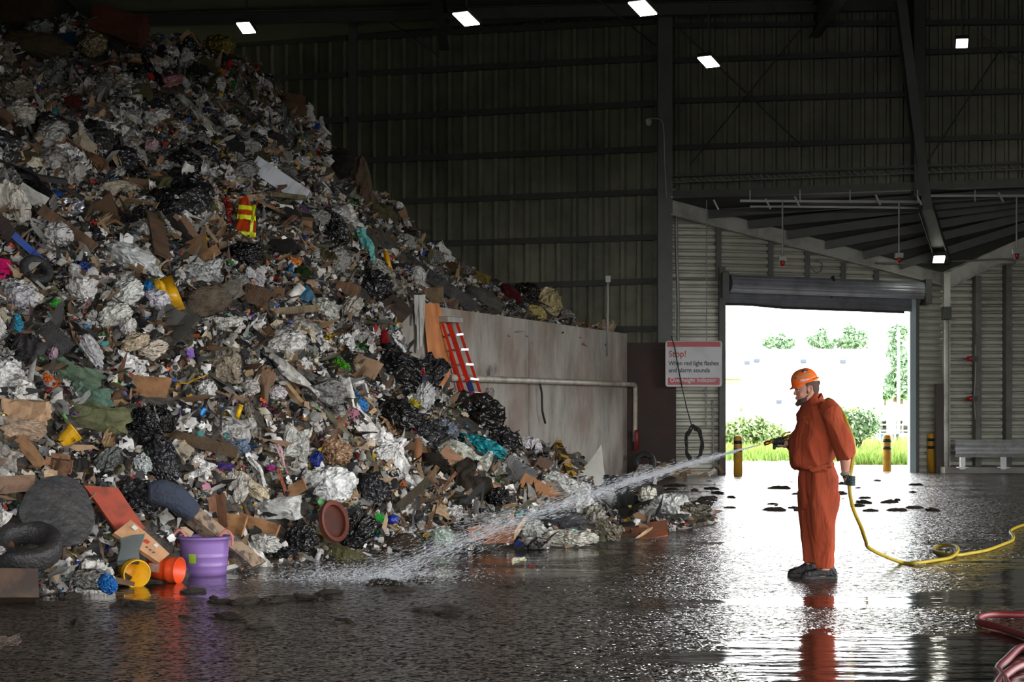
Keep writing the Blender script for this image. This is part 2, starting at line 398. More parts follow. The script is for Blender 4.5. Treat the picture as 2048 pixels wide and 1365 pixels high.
# -- the concrete bunker wall
KB = 961*39.7
def BD(px): return KB/(2215-px)
N0 = P(805,0,BD(805)); N1 = P(1254,0,BD(1254)); N0.z = N1.z = 0
du = (N1-N0).normalized(); dn = Vector((-du.y, du.x, 0)); BTOP = 3.07
def bunker_mat():
    m, nt, b = new_mat('stained bunker concrete'); L = nt.links
    tc = N(nt, 'ShaderNodeTexCoord').outputs['Object']
    mp = N(nt, 'ShaderNodeMapping'); mp.inputs['Scale'].default_value = (1.2,1.2,.5); L.new(tc, mp.inputs[0])
    n1 = N(nt, 'ShaderNodeTexNoise', i_Scale=1.6, i_Detail=8.0, i_Roughness=.7); L.new(mp.outputs[0], n1.inputs[0])
    n2 = N(nt, 'ShaderNodeTexNoise', i_Scale=.7, i_Detail=6.0); L.new(tc, n2.inputs[0])
    n3 = N(nt, 'ShaderNodeTexNoise', i_Scale=30.0, i_Detail=4.0); L.new(tc, n3.inputs[0])
    c = ramp(nt, n1.outputs[0], [(.28, (.22,.19,.16)), (.5, (.42,.38,.335)), (.75, (.56,.53,.48))])
    c2 = ramp(nt, n2.outputs[0], [(.35, (.72,.60,.54)), (.6, (1,1,1))])
    c = mixc(nt, 1.0, c, c2, 'MULTIPLY'); L.new(c, b.inputs['Base Color']); b.inputs['Roughness'].default_value = .75
    bp = N(nt, 'ShaderNodeBump', i_Strength=.35, i_Distance=.02); L.new(n3.outputs[0], bp.inputs['Height']); L.new(bp.outputs[0], b.inputs['Normal'])
    return m
bm_ = bunker_mat(); T_ = .36
bw = MB()
Ltot = (N1-N0).length; sm = ((P(1058,0,BD(1058))-N0).xy.length)
for s0, s1 in ((0, sm-.03), (sm+.03, Ltot)):
    a, b = N0+du*s0, N0+du*s1
    v = [a, b, b+dn*T_, a+dn*T_]; v = [Vector((p.x,p.y,0)) for p in v]+[Vector((p.x,p.y,BTOP)) for p in v]
    bw.add(v, [(3,2,1,0),(4,5,6,7),(0,1,5,4),(1,2,6,5),(2,3,7,6),(3,0,4,7)])
a, b = N0+du*(sm-.02)+dn*.02, N0+du*(sm+.02)+dn*.02
bw.bar(a+Vector((0,0,.01)), b+Vector((0,0,.01)), .01, .01)
struct(bw.build('wall_bunker', bm_))
on = MB(); 
def wallpt(px, z, off=.0):
    p = P(px, 0, BD(px)); p = Vector((p.x, p.y, z))-dn*off; return p
jn = MB(); jn.bar(wallpt(1058,0,-.05), wallpt(1058,BTOP-.02,-.05), .05, .05, up=(0,1,0)); struct(jn.build('trim_bunker_joint', mat('dark joint', (.03,.03,.03), .9)))
# ================================================================ the waste heap: its body
FOOT = [(-260,1222),(-150,1215),(0,1204),(90,1190),(200,1178),(350,1158),(520,1133),(700,1116),(850,1103),(1000,1102),(1150,1098),(1240,1088),(1330,1068),(1400,1054),(1435,1047)]
TOP = [(-260,5,26),(-150,15,26),(0,24,26),(120,38,26.5),(200,52,27),(300,72,27.5),(400,98,28),(500,122,28.5),(525,165,28.5),(590,204,29),(640,266,29.5),(690,338,30),(735,385,30.2),(750,480,28.6),(766,598,27.0),(782,630,26.6),
       (800,676,26.7),(830,722,27.3),(870,768,28.1),(905,792,28.8),(960,812,30.1),(1000,852,31.1),(1050,886,32.5),(1100,900,33.9),(1160,912,35.9),(1200,950,36.4),(1235,985,30),(1300,992,26.5),(1375,1010,25.2),(1435,1036,24.8)]
BTOPL = [(690,352,30.3),(776,402,31),(850,486,32.5),(930,540,34),(1000,574,35.5),(1060,596,36.5),(1120,630,37.6),(1150,652,38.2),(1240,662,39.6)]
def front_pt(px, s):
    yf = interp(FOOT, px)[0]; yt, dt = interp(TOP, px)
    f0 = G(px, yf); t0 = P(px, yt, dt)
    p = f0.lerp(t0, s)
    rise = t0.z
    g = s**1.0 + .05*math.sin(s*math.pi*2.0)*min(1, rise/4)
    p.z = rise*g + .20*math.sin(min(s*6, 1)*math.pi/2)*min(1, rise/2)*(1-s)
    n = mnoise.noise(Vector((p.x*.55, p.y*.55, 3)))*.30+mnoise.noise(Vector((p.x*1.5, p.y*1.5, 9)))*.13
    env = min(1, s*5, (1-s)*6+.15)*min(1, rise/1.5)
    p.z += n*env
    return p
def back_pt(px, s):
    yt, dt = interp(BTOPL, px); d0 = BD(max(px, 762))+.45
    f0 = P(px, 0, d0); f0.z = BTOP-.25; t0 = P(px, yt, dt)
    p = f0.lerp(t0, s)
    p.z += mnoise.noise(Vector((p.x*.8, p.y*.8, 5)))*.16*min(1, s*4, (1-s)*5)
    return p
def proj(p): return (CX+F*p.x/p.y, HY-F*(p.z-EYE)/p.y)
def solve(fn, px, py):
    lo, hi = 0.0, 1.0
    for _ in range(22):
        mid = (lo+hi)/2
        if proj(fn(px, mid))[1] > py: lo = mid
        else: hi = mid
    return fn(px, (lo+hi)/2)
def on_heap(px, py):
    if px > 776 and py < HY-F*(BTOP-EYE)/BD(min(px, 1250))+3: return solve(back_pt, px, py)
    yt = interp(TOP, px)[0]
    return solve(front_pt, px, max(py, yt))
def grid_surface(fn, x0, x1, nx, ns, name, mt, drop):
    v = []
    for i in range(nx+1):
        px = x0+(x1-x0)*i/nx
        for j in range(ns+1):
            v.append(fn(px, j/ns))
        e = v[-1]
        far = drop and px < 765
        b = Vector((e.x+ .1, e.y+1.2, max(0, e.z-.5))) if far else Vector((e.x, e.y+.06, max(0, e.z-.1))); v.append(b)
        v.append(Vector((b.x, b.y+(2.2 if far else .04), 0)))
    m_ = ns+3
    f = [(i*m_+j, (i+1)*m_+j, (i+1)*m_+j+1, i*m_+j+1) for i in range(nx) for j in range(m_-1)]
    return mesh(name, v, f, mt, smooth=True)
heap_m = mat('matted refuse', (.045,.038,.03), .75, 0, dirt=1, dirtcol=(.11,.095,.07), dscale=9, bump=1.0, bscale=16)
hb = grid_surface(front_pt, -260, 1435, 220, 60, 'packed_refuse', heap_m, True)
tag(hb, 'dark matted refuse the whole front heap is packed from', 'refuse', kind='stuff')
hb2 = grid_surface(back_pt, 690, 1240, 60, 12, 'packed_refuse', heap_m, True)
tag(hb2, 'dark matted refuse showing above the concrete bunker wall', 'refuse', kind='stuff')

def surf_normal(fn, px, s):
    a = fn(px, s); b = fn(px+6, s); c = fn(px, min(s+.03, 1)); 
    if s+.03 > 1: c = a*2-fn(px, s-.03)
    n = (b-a).cross(c-a); 
    if n.length < 1e-9: return Vector((0,-.6,.8))
    n.normalize()
    return n if n.z > 0 or n.y < 0 else -n

# ---------------------------------------------------------------- shapes of rubbish, each about 1 m across, lying in XY, +Z outwards
def rid(v, s=0.0):
    return 1-abs(mnoise.noise(Vector((v[0]+s, v[1]-s, v[2]+s*.7))))*2.6
def ico(n):
    bm = bmesh.new(); bmesh.ops.create_icosphere(bm, subdivisions=n, radius=1)
    v = [x.co.copy() for x in bm.verts]; f = [[x.index for x in q.verts] for q in bm.faces]; bm.free(); return v, f
ICO4 = ico(4); ICO3 = ico(3)
def g_bag(seed, sq=(.5,.42,.34), lev=4, tie=True, fold=1.0):
    v0, f = ICO4 if lev == 4 else ICO3
    r_ = random.Random(seed); k = r_.randint(9, 15); ph = r_.random()*6; s = seed*3.17
    out = []
    for d in v0:
        th = math.acos(max(-1, min(1, d.x))); phi = math.atan2(d.y, d.z)   # tie axis along +X
        r = 1+.20*mnoise.noise(d*1.3+Vector((s,0,0)))+.20*fold*(rid(d*2.0, s)-.5)+.12*fold*(rid(d*4.2, s+3)-.5)+.06*fold*(rid(d*9, s+5)-.5)
        p = d*r
        if tie:
            if th < .75:
                t = th/.75; neck = .16+.84*t**1.3
                if th < .22: neck = .16+.30*(1-th/.22)
                p.y *= neck*(1+.10*math.sin(k*phi+ph)/max(neck,.3)); p.z *= neck*(1+.10*math.cos(k*phi)/max(neck,.3)); p.x += (1-t)*.28
            p *= 1+.05*math.sin(k*phi+ph)*max(0, 1-th/1.6)
        out.append((p.x*sq[0], p.y*sq[1], p.z*sq[2]))
    return out, f
def gridmesh(nx, ny, fn):
    v = [fn(i/nx-.5, j/ny-.5) for i in range(nx+1) for j in range(ny+1)]
    f = [(i*(ny+1)+j, (i+1)*(ny+1)+j, (i+1)*(ny+1)+j+1, i*(ny+1)+j+1) for i in range(nx) for j in range(ny)]
    return v, f
def g_film(seed, nx=20, ny=20, amp=.22, asp=.8, freq=3.0, fall=.0):
    s = seed*5.3
    def fn(u, w_):
        q = Vector((u*freq, w_*freq, s))
        dx = mnoise.noise(q*.8+Vector((9,0,0)))*.20+mnoise.noise(q*2.3+Vector((19,0,0)))*.06; dy = mnoise.noise(q*.8+Vector((0,9,0)))*.20+mnoise.noise(q*2.3+Vector((0,17,0)))*.06
        z = amp*(rid(q, 0)-.5)*.8+amp*.45*(rid(q*2.4, 4)-.5)+amp*.2*(rid(q*5.5, 7)-.5)
        e = max(abs(u), abs(w_))*2
        return (u*1.0+dx, w_*asp+dy, z*(1-.2*e)+.06-.16*e*e)
    return gridmesh(nx, ny, fn)
def g_streamer(seed, L_=1.0, W_=.16):
    s = seed*2.9; r_ = random.Random(seed); k = r_.uniform(2, 5)
    def fn(u, w_):
        t = u+.5; c = mnoise.noise(Vector((t*1.6, s, 0)))*.22; ww = W_*(.55+.6*abs(mnoise.noise(Vector((t*2, s, 4)))*2)+.3*math.sin(math.pi*t))
        z = .05*math.sin(w_*2*math.pi*k/2+t*3)+.10*mnoise.noise(Vector((t*3, w_*2, s)))
        jag = .05*mnoise.noise(Vector((w_*9, s, 1))) if (t < .06 or t > .94) else 0
        return (u*L_+jag, c+w_*ww+.02*mnoise.noise(Vector((t*12, w_*3, s))), z+.03)
    return gridmesh(26, 7, fn)
def g_cloth(seed, asp=.75, n=(26,24)):
    s = seed*4.1; r_ = random.Random(seed); a = r_.uniform(0, 3)
    def fn(u, w_):
        q = Vector((u*2.2, w_*2.2, s)); ca, sa = math.cos(a), math.sin(a); t = u*ca+w_*sa+.3*mnoise.noise(q)
        z = .26*(1-(2*u)**2)*(1-(2*w_)**2)+.05*math.sin(t*22+4*mnoise.noise(q*.7))+.05*mnoise.noise(q*2)
        dx = mnoise.noise(q*.9+Vector((5,0,0)))*.28; dy = mnoise.noise(q*.9+Vector((0,5,0)))*.28
        return (u+dx, w_*asp+dy, z)
    return gridmesh(*n, fn)
def g_paper(seed):
    r_ = random.Random(seed); s = seed*1.3
    def fn(u, w_):
        q = Vector((u*2.4, w_*2.4, s)); return (u+.12*mnoise.noise(q+Vector((4,0,0))), w_*.72+.12*mnoise.noise(q+Vector((0,4,0))), .30*mnoise.noise(q)+.10*(rid(q*2)-.5))
    return gridmesh(7, 6, fn)
def g_card(seed):
    """a bent board with one or two creased flaps, torn edge, real thickness"""
    r_ = random.Random(seed); t = .022
    n = r_.choice((1,2,2,3)); xs = [-.5]+sorted(r_.uniform(-.3,.35) for _ in range(n-1))+[.5]
    ang = 0; x = -.5; z = 0; top = []; h = r_.uniform(.26,.46); pts = [(x, z)]
    cur = [(-.5, 0.0)]; a = r_.uniform(-.3,.3)
    for i in range(len(xs)-1):
        L_ = xs[i+1]-xs[i]; m_ = 4
        bend = r_.uniform(-.25,.25)
        for k in range(m_):
            cur.append((cur[-1][0]+L_/m_*math.cos(a), cur[-1][1]+L_/m_*math.sin(a))); a += bend/m_
        a += r_.uniform(-1.0,1.0)
    v = []; ny = 5
    for i, (x, z) in enumerate(cur):
        jl = r_.uniform(-.035,.035); jr = r_.uniform(-.035,.035)
        for j in range(ny+1):
            w_ = j/ny*2-1; y = w_*h+(jr if w_ > 0 else jl)*abs(w_)+(x*.12)
            zz = z+.02*mnoise.noise(Vector((x*4, y*4, seed)))
            v.append((x, y, zz+t/2)); v.append((x, y, zz-t/2))
    f = []; R = (ny+1)*2; m_ = len(cur)
    for i in range(m_-1):
        for j in range(ny):
            a0 = i*R+j*2; b0 = a0+R
            f.append((a0, b0, b0+2, a0+2)); f.append((a0+1, a0+3, b0+3, b0+1))
        a0 = i*R; f.append((a0, a0+1, a0+R+1, a0+R)); a0 += ny*2; f.append((a0, a0+R, a0+R+1, a0+1))
    for j in range(ny):
        a0 = j*2; f.append((a0, a0+2, a0+3, a0+1)); a0 += (m_-1)*R; f.append((a0, a0+1, a0+3, a0+2))
    return v, f
def box_g(x, y, z, seed=0, jit=.02):
    r_ = random.Random(seed); nx, ny, nz = 6, 3, 2
    bm = bmesh.new(); bmesh.ops.create_cube(bm, size=1)
    bmesh.ops.subdivide_edges(bm, edges=bm.edges[:], cuts=3, use_grid_fill=True)
    v = []
    for q in bm.verts:
        c = q.co; n = mnoise.noise(Vector((c.x*3+seed, c.y*3, c.z*3)))
        v.append((c.x*x*(1+n*jit*2)+jit*.5*mnoise.noise(Vector((c.y*4, c.z*4, seed+1))), c.y*y*(1+n*jit*3), c.z*z*(1+n*jit*3)+jit*math.sin(c.x*3+seed)*.6))
    f = [[a.index for a in q.verts] for q in bm.faces]; bm.free(); return v, f
def g_plank(seed): return box_g(1, random.Random(seed).uniform(.07,.16), random.Random(seed+1).uniform(.025,.06), seed, .02)
def g_chunk(seed): return box_g(1, random.Random(seed).uniform(.5,.8), random.Random(seed+1).uniform(.3,.5), seed, .16)
def g_stick(seed):
    r_ = random.Random(seed); m_ = MB(); pts = [(-.5+i/7, r_.uniform(-.035,.035), r_.uniform(-.03,.05)) for i in range(8)]
    m_.tube(catmull(pts, 2), [.016*(1-.5*i/14) for i in range(15)], 6)
    if seed % 3 == 0: m_.tube([pts[3], (pts[3][0]+.15, .14, .06), (pts[3][0]+.28, .2, .1)], .008, 5)
    return m_.v, m_.f
def rotX(v): return [(z, y, -x) for x, y, z in v]
def g_bottle(seed):
    r_ = random.Random(seed); b = r_.uniform(.13,.18); c = r_.random()*.1; m_ = MB()
    prof = [(.0,-.5),(b*.9,-.5),(b,-.47),(b,-.30),(b*.93,-.27),(b,-.24),(b,.05),(b*.93,.08),(b,.11),(b*.9,.22),(b*.45,.33),(b*.3,.36),(b*.3,.41)]
    m_.lathe([(r*(1-.2*max(0,math.sin(z*4+seed))*.5), z) for r, z in prof], 14); n1 = len(m_.f)
    m_.m = 1; m_.lathe([(b*.36,.40),(b*.36,.48),(0,.481)], 12)
    return rotX(m_.v), m_.f, m_.mi
def g_can(seed):
    m_ = MB(); d = .04*(seed % 3); m_.lathe([(0,-.46),(.2,-.46),(.25,-.5),(.27,-.46),(.28-d,-.1),(.28-d,.1),(.28,.4),(.25,.47),(.24,.5),(.22,.47),(0,.47)], 16); return rotX(m_.v), m_.f
def g_cup(seed):
    m_ = MB(); t = .02; b = .26+.1*(seed % 3)/2; m_.lathe([(0,-.4),(b,-.4),(b+.14,.38),(b+.16,.4),(b+.14,.42),(b+.12,.38),(b-t,-.36),(0,-.36)], 18); return rotX(m_.v), m_.f
def g_tube(seed):
    m_ = MB(); n = 14; m_.lathe([(.09,-.5),(.10,-.5),(.10,.5),(.09,.5),(.085,.49),(.085,-.49)], n); v = rotX(m_.v); return v, m_.f
def g_carton(seed):
    """open cardboard box with flaps"""
    r_ = random.Random(seed); x, y, z = .5, r_.uniform(.3,.42), r_.uniform(.22,.36); t = .02; m_ = MB()
    m_.box(-x,-y,-z, x,y,-z+t); m_.box(-x,-y,-z, -x+t,y,z); m_.box(x-t,-y,-z, x,y,z); m_.box(-x,-y,-z, x,-y+t,z); m_.box(-x,y-t,-z, x,y,z)
    fl = y*.7
    for sx, sy in ((0,1),(0,-1),(1,0),(-1,0)):
        a = r_.uniform(-.9,.8); hx, hy = sx*x, sy*y
        if sy: m_.bar((0,hy,z), (0,hy+sy*fl*math.cos(a),z+fl*math.sin(a)), 2*x*.97, t)
        else: m_.bar((hx,0,z), (hx+sx*fl*math.cos(a),0,z+fl*math.sin(a)), 2*y*.97, t)
    return m_.v, m_.f
def g_tyre(seed=0):
    m_ = MB(); pr = []
    for k in range(17):
        a = math.pi*2*k/16; pr.append((.375+.125*math.copysign(abs(math.cos(a))**.6, math.cos(a)), .14*math.copysign(abs(math.sin(a))**.6, math.sin(a))))
    v = []; n = 48
    for i in range(n):
        a = 2*math.pi*i/n
        for k in range(16):
            r, z = pr[k]; 
            if r > .47: r -= .012*(i % 2)
            v.append((r*math.cos(a), r*math.sin(a), z))
    f = [(i*16+k, ((i+1) % n)*16+k, ((i+1) % n)*16+(k+1) % 16, i*16+(k+1) % 16) for i in range(n) for k in range(16)]
    return v, f

DIRT = (.055,.045,.035)
M_film = mat('crumpled plastic film', (0,0,0), .26, src='obj', dirt=.45, dscale=5, dirtcol=DIRT, crinkle=.8, thr=(.42,.72))
M_paper = mat('soiled paper', (0,0,0), .8, src='obj', dirt=.4, dscale=4, dirtcol=DIRT, crinkle=.5)
M_card = mat('soiled cardboard', (0,0,0), .85, src='obj', dirt=.5, dscale=3, dirtcol=(.10,.06,.035), bump=.2, bscale=12)
M_cloth = mat('soiled cloth', (0,0,0), .95, src='obj', dirt=.6, dscale=5, dirtcol=DIRT, bump=.6, bscale=30, spec=.2)
M_wood = mat('old wood', (0,0,0), .8, src='obj', dirt=.7, dscale=6, dirtcol=(.05,.03,.02), bump=.4, bscale=14)
M_plast = mat('moulded plastic', (0,0,0), .35, src='obj', dirt=.45, dscale=4, dirtcol=DIRT)
M_cap = mat('bottle cap plastic', (.5,.5,.5), .4)
M_foam = mat('foam rubber', (0,0,0), .95, src='obj', dirt=.4, dscale=4, dirtcol=(.09,.07,.04), bump=.5, bscale=40, spec=.2)
M_rubber = mat('black rubber', (0,0,0), .55, src='obj', dirt=.5, dscale=5, dirtcol=(.06,.05,.045), bump=.3, bscale=24)
M_clear = mat('clear plastic film', (0,0,0), .22, src='obj', dirt=.5, dscale=4, dirtcol=(.2,.18,.15), crinkle=.8, alpha=.8)
M_metal = mat('dented metal', (0,0,0), .35, .7, src='obj', dirt=.5, dscale=5, dirtcol=(.1,.06,.04))
CACHE = {}
def variant(kind, gen, mt, k, smooth=True, **kw):
    key = (kind, k)
    if key not in CACHE:
        r = gen(k+1, **kw); o = bpy.data.meshes.new(kind)
        o.from_pydata([tuple(x) for x in r[0]], [], [tuple(x) for x in r[1]])
        for m_ in (mt if isinstance(mt, (list,tuple)) else [mt]): o.materials.append(m_)
        if len(r) > 2: o.polygons.foreach_set('material_index', r[2])
        if smooth: o.polygons.foreach_set('use_smooth', [True]*len(o.polygons))
        o.update(); CACHE[key] = o
    return CACHE[key]
def frame(n, spin):
    """basis with Z=n, X turned in the plane by spin from screen-right"""
    n = Vector(n).normalized(); x = Vector((1,0,0)); x = (x-n*x.dot(n)).normalized(); y = n.cross(x)
    M = Matrix((x, y, n)).transposed(); return M @ Matrix.Rotation(spin, 3, 'Z')
def put(me_or_list, name, loc, M3, size, color, parent=None):
    o = bpy.data.objects.new(name, me_or_list); o.color = (*color, 1)
    sx, sy, sz = size if hasattr(size, '__len__') else (size,)*3
    o.matrix_world = Matrix.Translation(loc) @ M3.to_4x4() @ Matrix.Diagonal((sx,sy,sz,1))
    link(o, parent); return o
# ================================================================ the things one can pick out in the heap
FEET = []    # (px, py, half width, half height, angle) : what stays uncovered
LAND = []     # (px, py, short name) : things others are described by
def C(*c): return sg(c)
GEN = dict(bag=(g_bag, M_film), film=(g_film, M_film), clearfilm=(g_film, M_clear), streamer=(g_streamer, M_film), cloth=(g_cloth, M_cloth),
           paper=(g_paper, M_paper), card=(g_card, M_card), plank=(g_plank, M_wood), stick=(g_stick, M_wood), chunk=(g_chunk, M_foam),
           carton=(g_carton, M_card), tyre=(g_tyre, M_rubber), tube=(g_tube, M_plast), clearbag=(g_bag, M_clear), cup=(g_cup, M_plast),
           can=(g_can, M_metal), bottle=(g_bottle, [M_plast, M_cap]), rag=(g_cloth, M_rubber), looseb=(lambda s: g_bag(s, tie=False), M_film),
           vest=(lambda s: g_cloth(s, n=(64,64)), M_cloth), cloth_lump=(lambda s: g_bag(s, tie=False, fold=.7), M_cloth))
FLAT = {'plank','card','carton','chunk','can','bottle','cup'}
def feat(gen, name, cat, label, px, py, wpx, hpx, ang, color, short=None, face=.45, lift=.25, seed=None, mt=None, zs=None, on=None, z=None):
    p = on_heap(px, py) if on is None else Vector(on)
    d = p.y; s = d/F
    if min(color) > .28: color = tuple(min(.88, c*1.4) for c in color)
    g, m_ = GEN[gen]; wpx *= 1.08; hpx *= 1.12
    if on is None: FEET.append((px, py, wpx*.5, hpx*.5, math.radians(ang)))
    if seed is None: seed = len(LAND)*7+len(name)
    me = variant('f_'+gen+str(len(COL.objects)), lambda k: g(seed), mt or m_, 0, smooth=gen not in FLAT)
    me.name = name
    xs = [v.co.x for v in me.vertices]; ys = [v.co.y for v in me.vertices]
    W_ = max(xs)-min(xs); H_ = max(ys)-min(ys)
    n = Vector((0,-1,.0)).lerp(Vector((-.15,-.55,.8)), face).normalized()
    sx = wpx*s/W_; fy = (n.dot(Vector((0,-1,0)))); sy = hpx*s/H_/max(.45, fy if abs(math.sin(math.radians(ang))) < .7 else 1)
    sz = zs*max(sx, sy) if zs else min(sx, sy)*(1.0 if gen not in ('film','clearfilm','paper') else .9)
    if gen == 'vest': sz *= .6
    if gen in ('plank','stick','tyre','can','bottle','cup','tube') : sz = sy if gen in ('can','bottle','cup','tube') else min(sx, sy) if gen == 'tyre' else sx*.8
    if zs: sz = zs*max(sx, sy)
    o = put(me, name, p+n*((.32 if px > 1020 and py > 900 else .22)+lift*min(sx, sy)*.5), frame(n, math.radians(ang)), (sx, sy, sz), color)
    tag(o, label, cat)
    if short: LAND.append((px, py, short))
    return o

WHITE = C(200,196,188); GREYW = C(160,158,150); BLK = (.012,.012,.013); KRAFT = C(166,120,82); TAN = C(150,125,95)
# ---- the top of the heap
feat('chunk','insulation_block','foam block','rust brown fibrous block on the crest of the heap',245,72,112,58,-14,C(96,52,38),'rust brown block',.3)
feat('cloth_lump','sofa_cushion','cushion','big dark brown cushion at the upper left corner of the heap',55,40,135,75,-10,C(62,44,26),'dark brown cushion',.3)
feat('looseb','plastic_bag','plastic bag','grey green bag beside the dark brown cushion, under the crest',88,80,62,36,0,C(112,120,112),'grey green bag')
feat('card','plastic_board','board','dark blue panel on the crest left of the tan sack',128,103,70,36,-4,C(20,52,82),'dark blue panel',.3,mt=M_plast)
feat('looseb','sack','sack','tan sack on the crest beside the dark blue panel',192,112,62,48,-20,C(128,112,78),'tan sack')
feat('cloth_lump','carpet_roll','carpet','long folded brown carpet along the crest at far left',88,112,150,44,-16,C(92,78,56),'folded brown carpet')
feat('film','cardboard_flap','cardboard','pale ribbed flap standing up at the left edge below the crest',22,122,40,50,35,C(150,145,122),None,.2)
feat('looseb','yellow_sack','sack','mustard yellow sack near the lamp on the heap shoulder',448,105,66,34,-18,C(128,112,30),'mustard yellow sack')
feat('bag','plastic_bag','plastic bag','pink bag with an orange knot high on the heap',346,182,32,56,100,C(196,140,138),'pink bag')
feat('bag','plastic_bag','plastic bag','large pale knotted bag at the left edge, high on the heap',52,250,64,62,80,C(165,160,148),'large pale knotted bag')
feat('looseb','knitted_sack','sack','grey knitted sack at left above the large pale knotted bag',38,200,82,48,0,C(105,98,82),None)
feat('film','plastic_sheet','plastic sheet','grey sheet over rubbish, high left side below the crest',110,165,66,50,20,C(110,112,106),None)
feat('card','wicker_basket','basket','brown curved shell standing on the right shoulder of the heap',592,216,34,54,80,C(118,92,66),'brown curved shell',.1,mt=M_foam)
feat('streamer','plastic_streamer','plastic strip','long white strip hanging down below the pink bag',402,250,120,16,-52,C(180,178,168),'long white strip')
feat('streamer','plastic_streamer','plastic strip','pale strip hanging at the right shoulder of the heap',578,262,70,20,-72,C(140,150,145),None)
feat('streamer','plastic_streamer','plastic strip','grey film hanging from the shoulder, left of the brown curved shell',486,205,80,30,-80,C(130,128,118),None)
feat('looseb','plastic_bag','plastic bag','round grey white bag in the upper left quarter of the heap',160,368,52,44,0,C(165,158,150),'round grey white bag')
feat('looseb','plastic_bag','plastic bag','small pink white bag above the white crumpled strip, mid height',312,310,28,26,0,C(180,150,155),None)
feat('cloth','red_shirt','cloth','dark red cloth high up at left under dark branches',145,222,60,22,-8,C(92,18,12),None)
feat('cloth','rag','cloth','brown carpet strip draped upright over a dark mound',722,365,120,46,-70,C(105,88,70),'brown carpet strip',.1)
feat('card','dark_board','board','dark brown board leaning on the skyline behind the carpet strip',772,362,95,54,-42,C(48,38,30),'dark brown board',.0)
feat('cloth_lump','dark_sack','sack','black mound of sacking on the skyline left of the carpet strip',680,345,66,60,0,C(30,26,20),None)
feat('plank','white_board','board','long white board sloping down to the right at mid height',566,372,118,30,-34,C(190,192,196),'long white board',.15,zs=.05,mt=M_plast)
feat('plank','wood_strip','wood strip','pale wooden strip just under the long white board',578,403,74,9,-7,C(120,112,84),None,.2)
feat('vest','safety_vest','vest','orange safety vest with yellow bands, mid height on the heap',499,448,42,84,-6,C(232,78,20),'orange safety vest',.1)
feat('streamer','red_cloth','cloth','dark red cloth strip hanging left of the orange safety vest',466,442,64,18,-78,C(130,30,22),None)
feat('streamer','cyan_film','plastic sheet','pale turquoise film hanging down beside the yellow tube',742,508,92,26,-68,C(110,190,185),'pale turquoise film',.1)
feat('clearbag','clear_bag','plastic bag','clear bag stuffed with paper above the yellow tube',760,478,42,68,60,C(165,165,155),None,.2)
feat('tube','yellow_tube','tube','short yellow tube standing up near the bunker end',779,529,46,9,-76,C(230,160,20),'yellow tube',.0)
feat('plank','conveyor_strap','board','long dark board arching down towards the bunker top',858,556,215,22,-36,C(26,24,22),'long dark board',.1,mt=M_rubber)
feat('film','foil_sheet','foil','crumpled silver foil in the upper left below the white sheet',155,432,50,28,-10,C(190,192,198),'silver foil',mt=M_metal)
feat('film','white_sheet','plastic sheet','tall white sheet leaning at the left edge, mid height',38,425,60,110,20,C(205,198,185),'tall white sheet',.2)
feat('card','plastic_board','board','white panel leaning beside the tall white sheet',76,405,60,30,-35,C(190,188,180),None,.2,mt=M_plast)
feat('card','cardboard_sheet','cardboard','brown board leaning right of the silver foil',222,438,44,60,20,C(96,70,44),None,.2)
feat('plank','cardboard_strip','cardboard','long brown board sloping below the silver foil',150,472,130,20,-36,C(110,84,60),'long brown board',.2)
feat('plank','blue_bar','bar','bright blue bar sloping down at the left edge',74,508,84,12,-42,C(30,80,170),'bright blue bar',.1,mt=M_plast)
feat('plank','leaning_board','board','dark panel leaning above the bright blue bar',36,480,90,26,-50,C(52,44,40),None,.1)
# ---- middle
feat('clearbag','clear_sack','plastic bag','large clear sack lying on its side, mid height',275,530,132,56,-28,C(205,208,205),'large clear sack',.2)
feat('looseb','plastic_bag','plastic bag','white crumpled bag above the bright blue bar',130,492,62,44,-20,C(190,188,184),None)
feat('card','cardboard_sheet','cardboard','folded brown cardboard above the large clear sack',396,508,56,36,10,C(130,98,64),'folded brown cardboard',.2)
feat('card','cardboard_sheet','cardboard','brown cardboard flap right of the large clear sack',425,520,44,24,30,C(150,112,74),None,.2)
feat('looseb','black_bag','plastic bag','black bag above the orange printed packet',500,528,70,40,-10,BLK,None)
feat('chunk','dark_box','box','charcoal padded block below the orange safety vest',572,503,52,28,-3,C(44,42,42),'charcoal padded block',.2)
feat('paper','orange_packet','packet','orange printed packet right of centre in the heap',598,540,24,12,-20,C(240,140,60),None)
feat('looseb','green_lump','moss','dark green lump beside the orange printed packet',612,563,32,22,0,C(30,60,22),None,mt=M_foam)
feat('bag','plastic_bag','plastic bag','fat white bag tied with orange ribbon, left of the blue bag',262,598,62,72,120,C(218,208,200),'fat white bag',.2)
feat('bag','plastic_bag','plastic bag','white bag with a red tie below the fat white bag',240,640,52,66,110,C(215,206,196),'white bag with red tie',.2)
feat('bag','plastic_bag','plastic bag','white bag with an orange knot at left, above the fat white bag',178,590,60,56,30,C(205,200,196),None,.2)
feat('looseb','plastic_bag','plastic bag','small white bag beside the white bag with red tie',268,672,34,36,0,C(208,204,196),None)
feat('bag','plastic_bag','plastic bag','bag of pale waste with a red tie left of the grey case',282,694,38,60,110,C(196,176,150),None,.2)
feat('bag','plastic_bag','plastic bag','cream bag with orange ribbons hanging under the grey case',315,708,40,62,-80,C(205,190,172),'cream bag with orange ribbons',.2)
feat('looseb','blue_bag','plastic bag','bright blue bag beside the yellow boot in the heap',303,594,40,42,10,C(30,120,185),'bright blue bag',.2)
feat('tube','yellow_boot','boot','yellow rubber boot sleeve standing in the heap, mid left',350,594,66,30,-68,C(222,165,20),'yellow boot',.0)
feat('looseb','yellow_boot','boot','folded yellow boot leaning left of the upright one',330,590,26,46,20,C(225,170,25),None,.1,mt=M_plast)
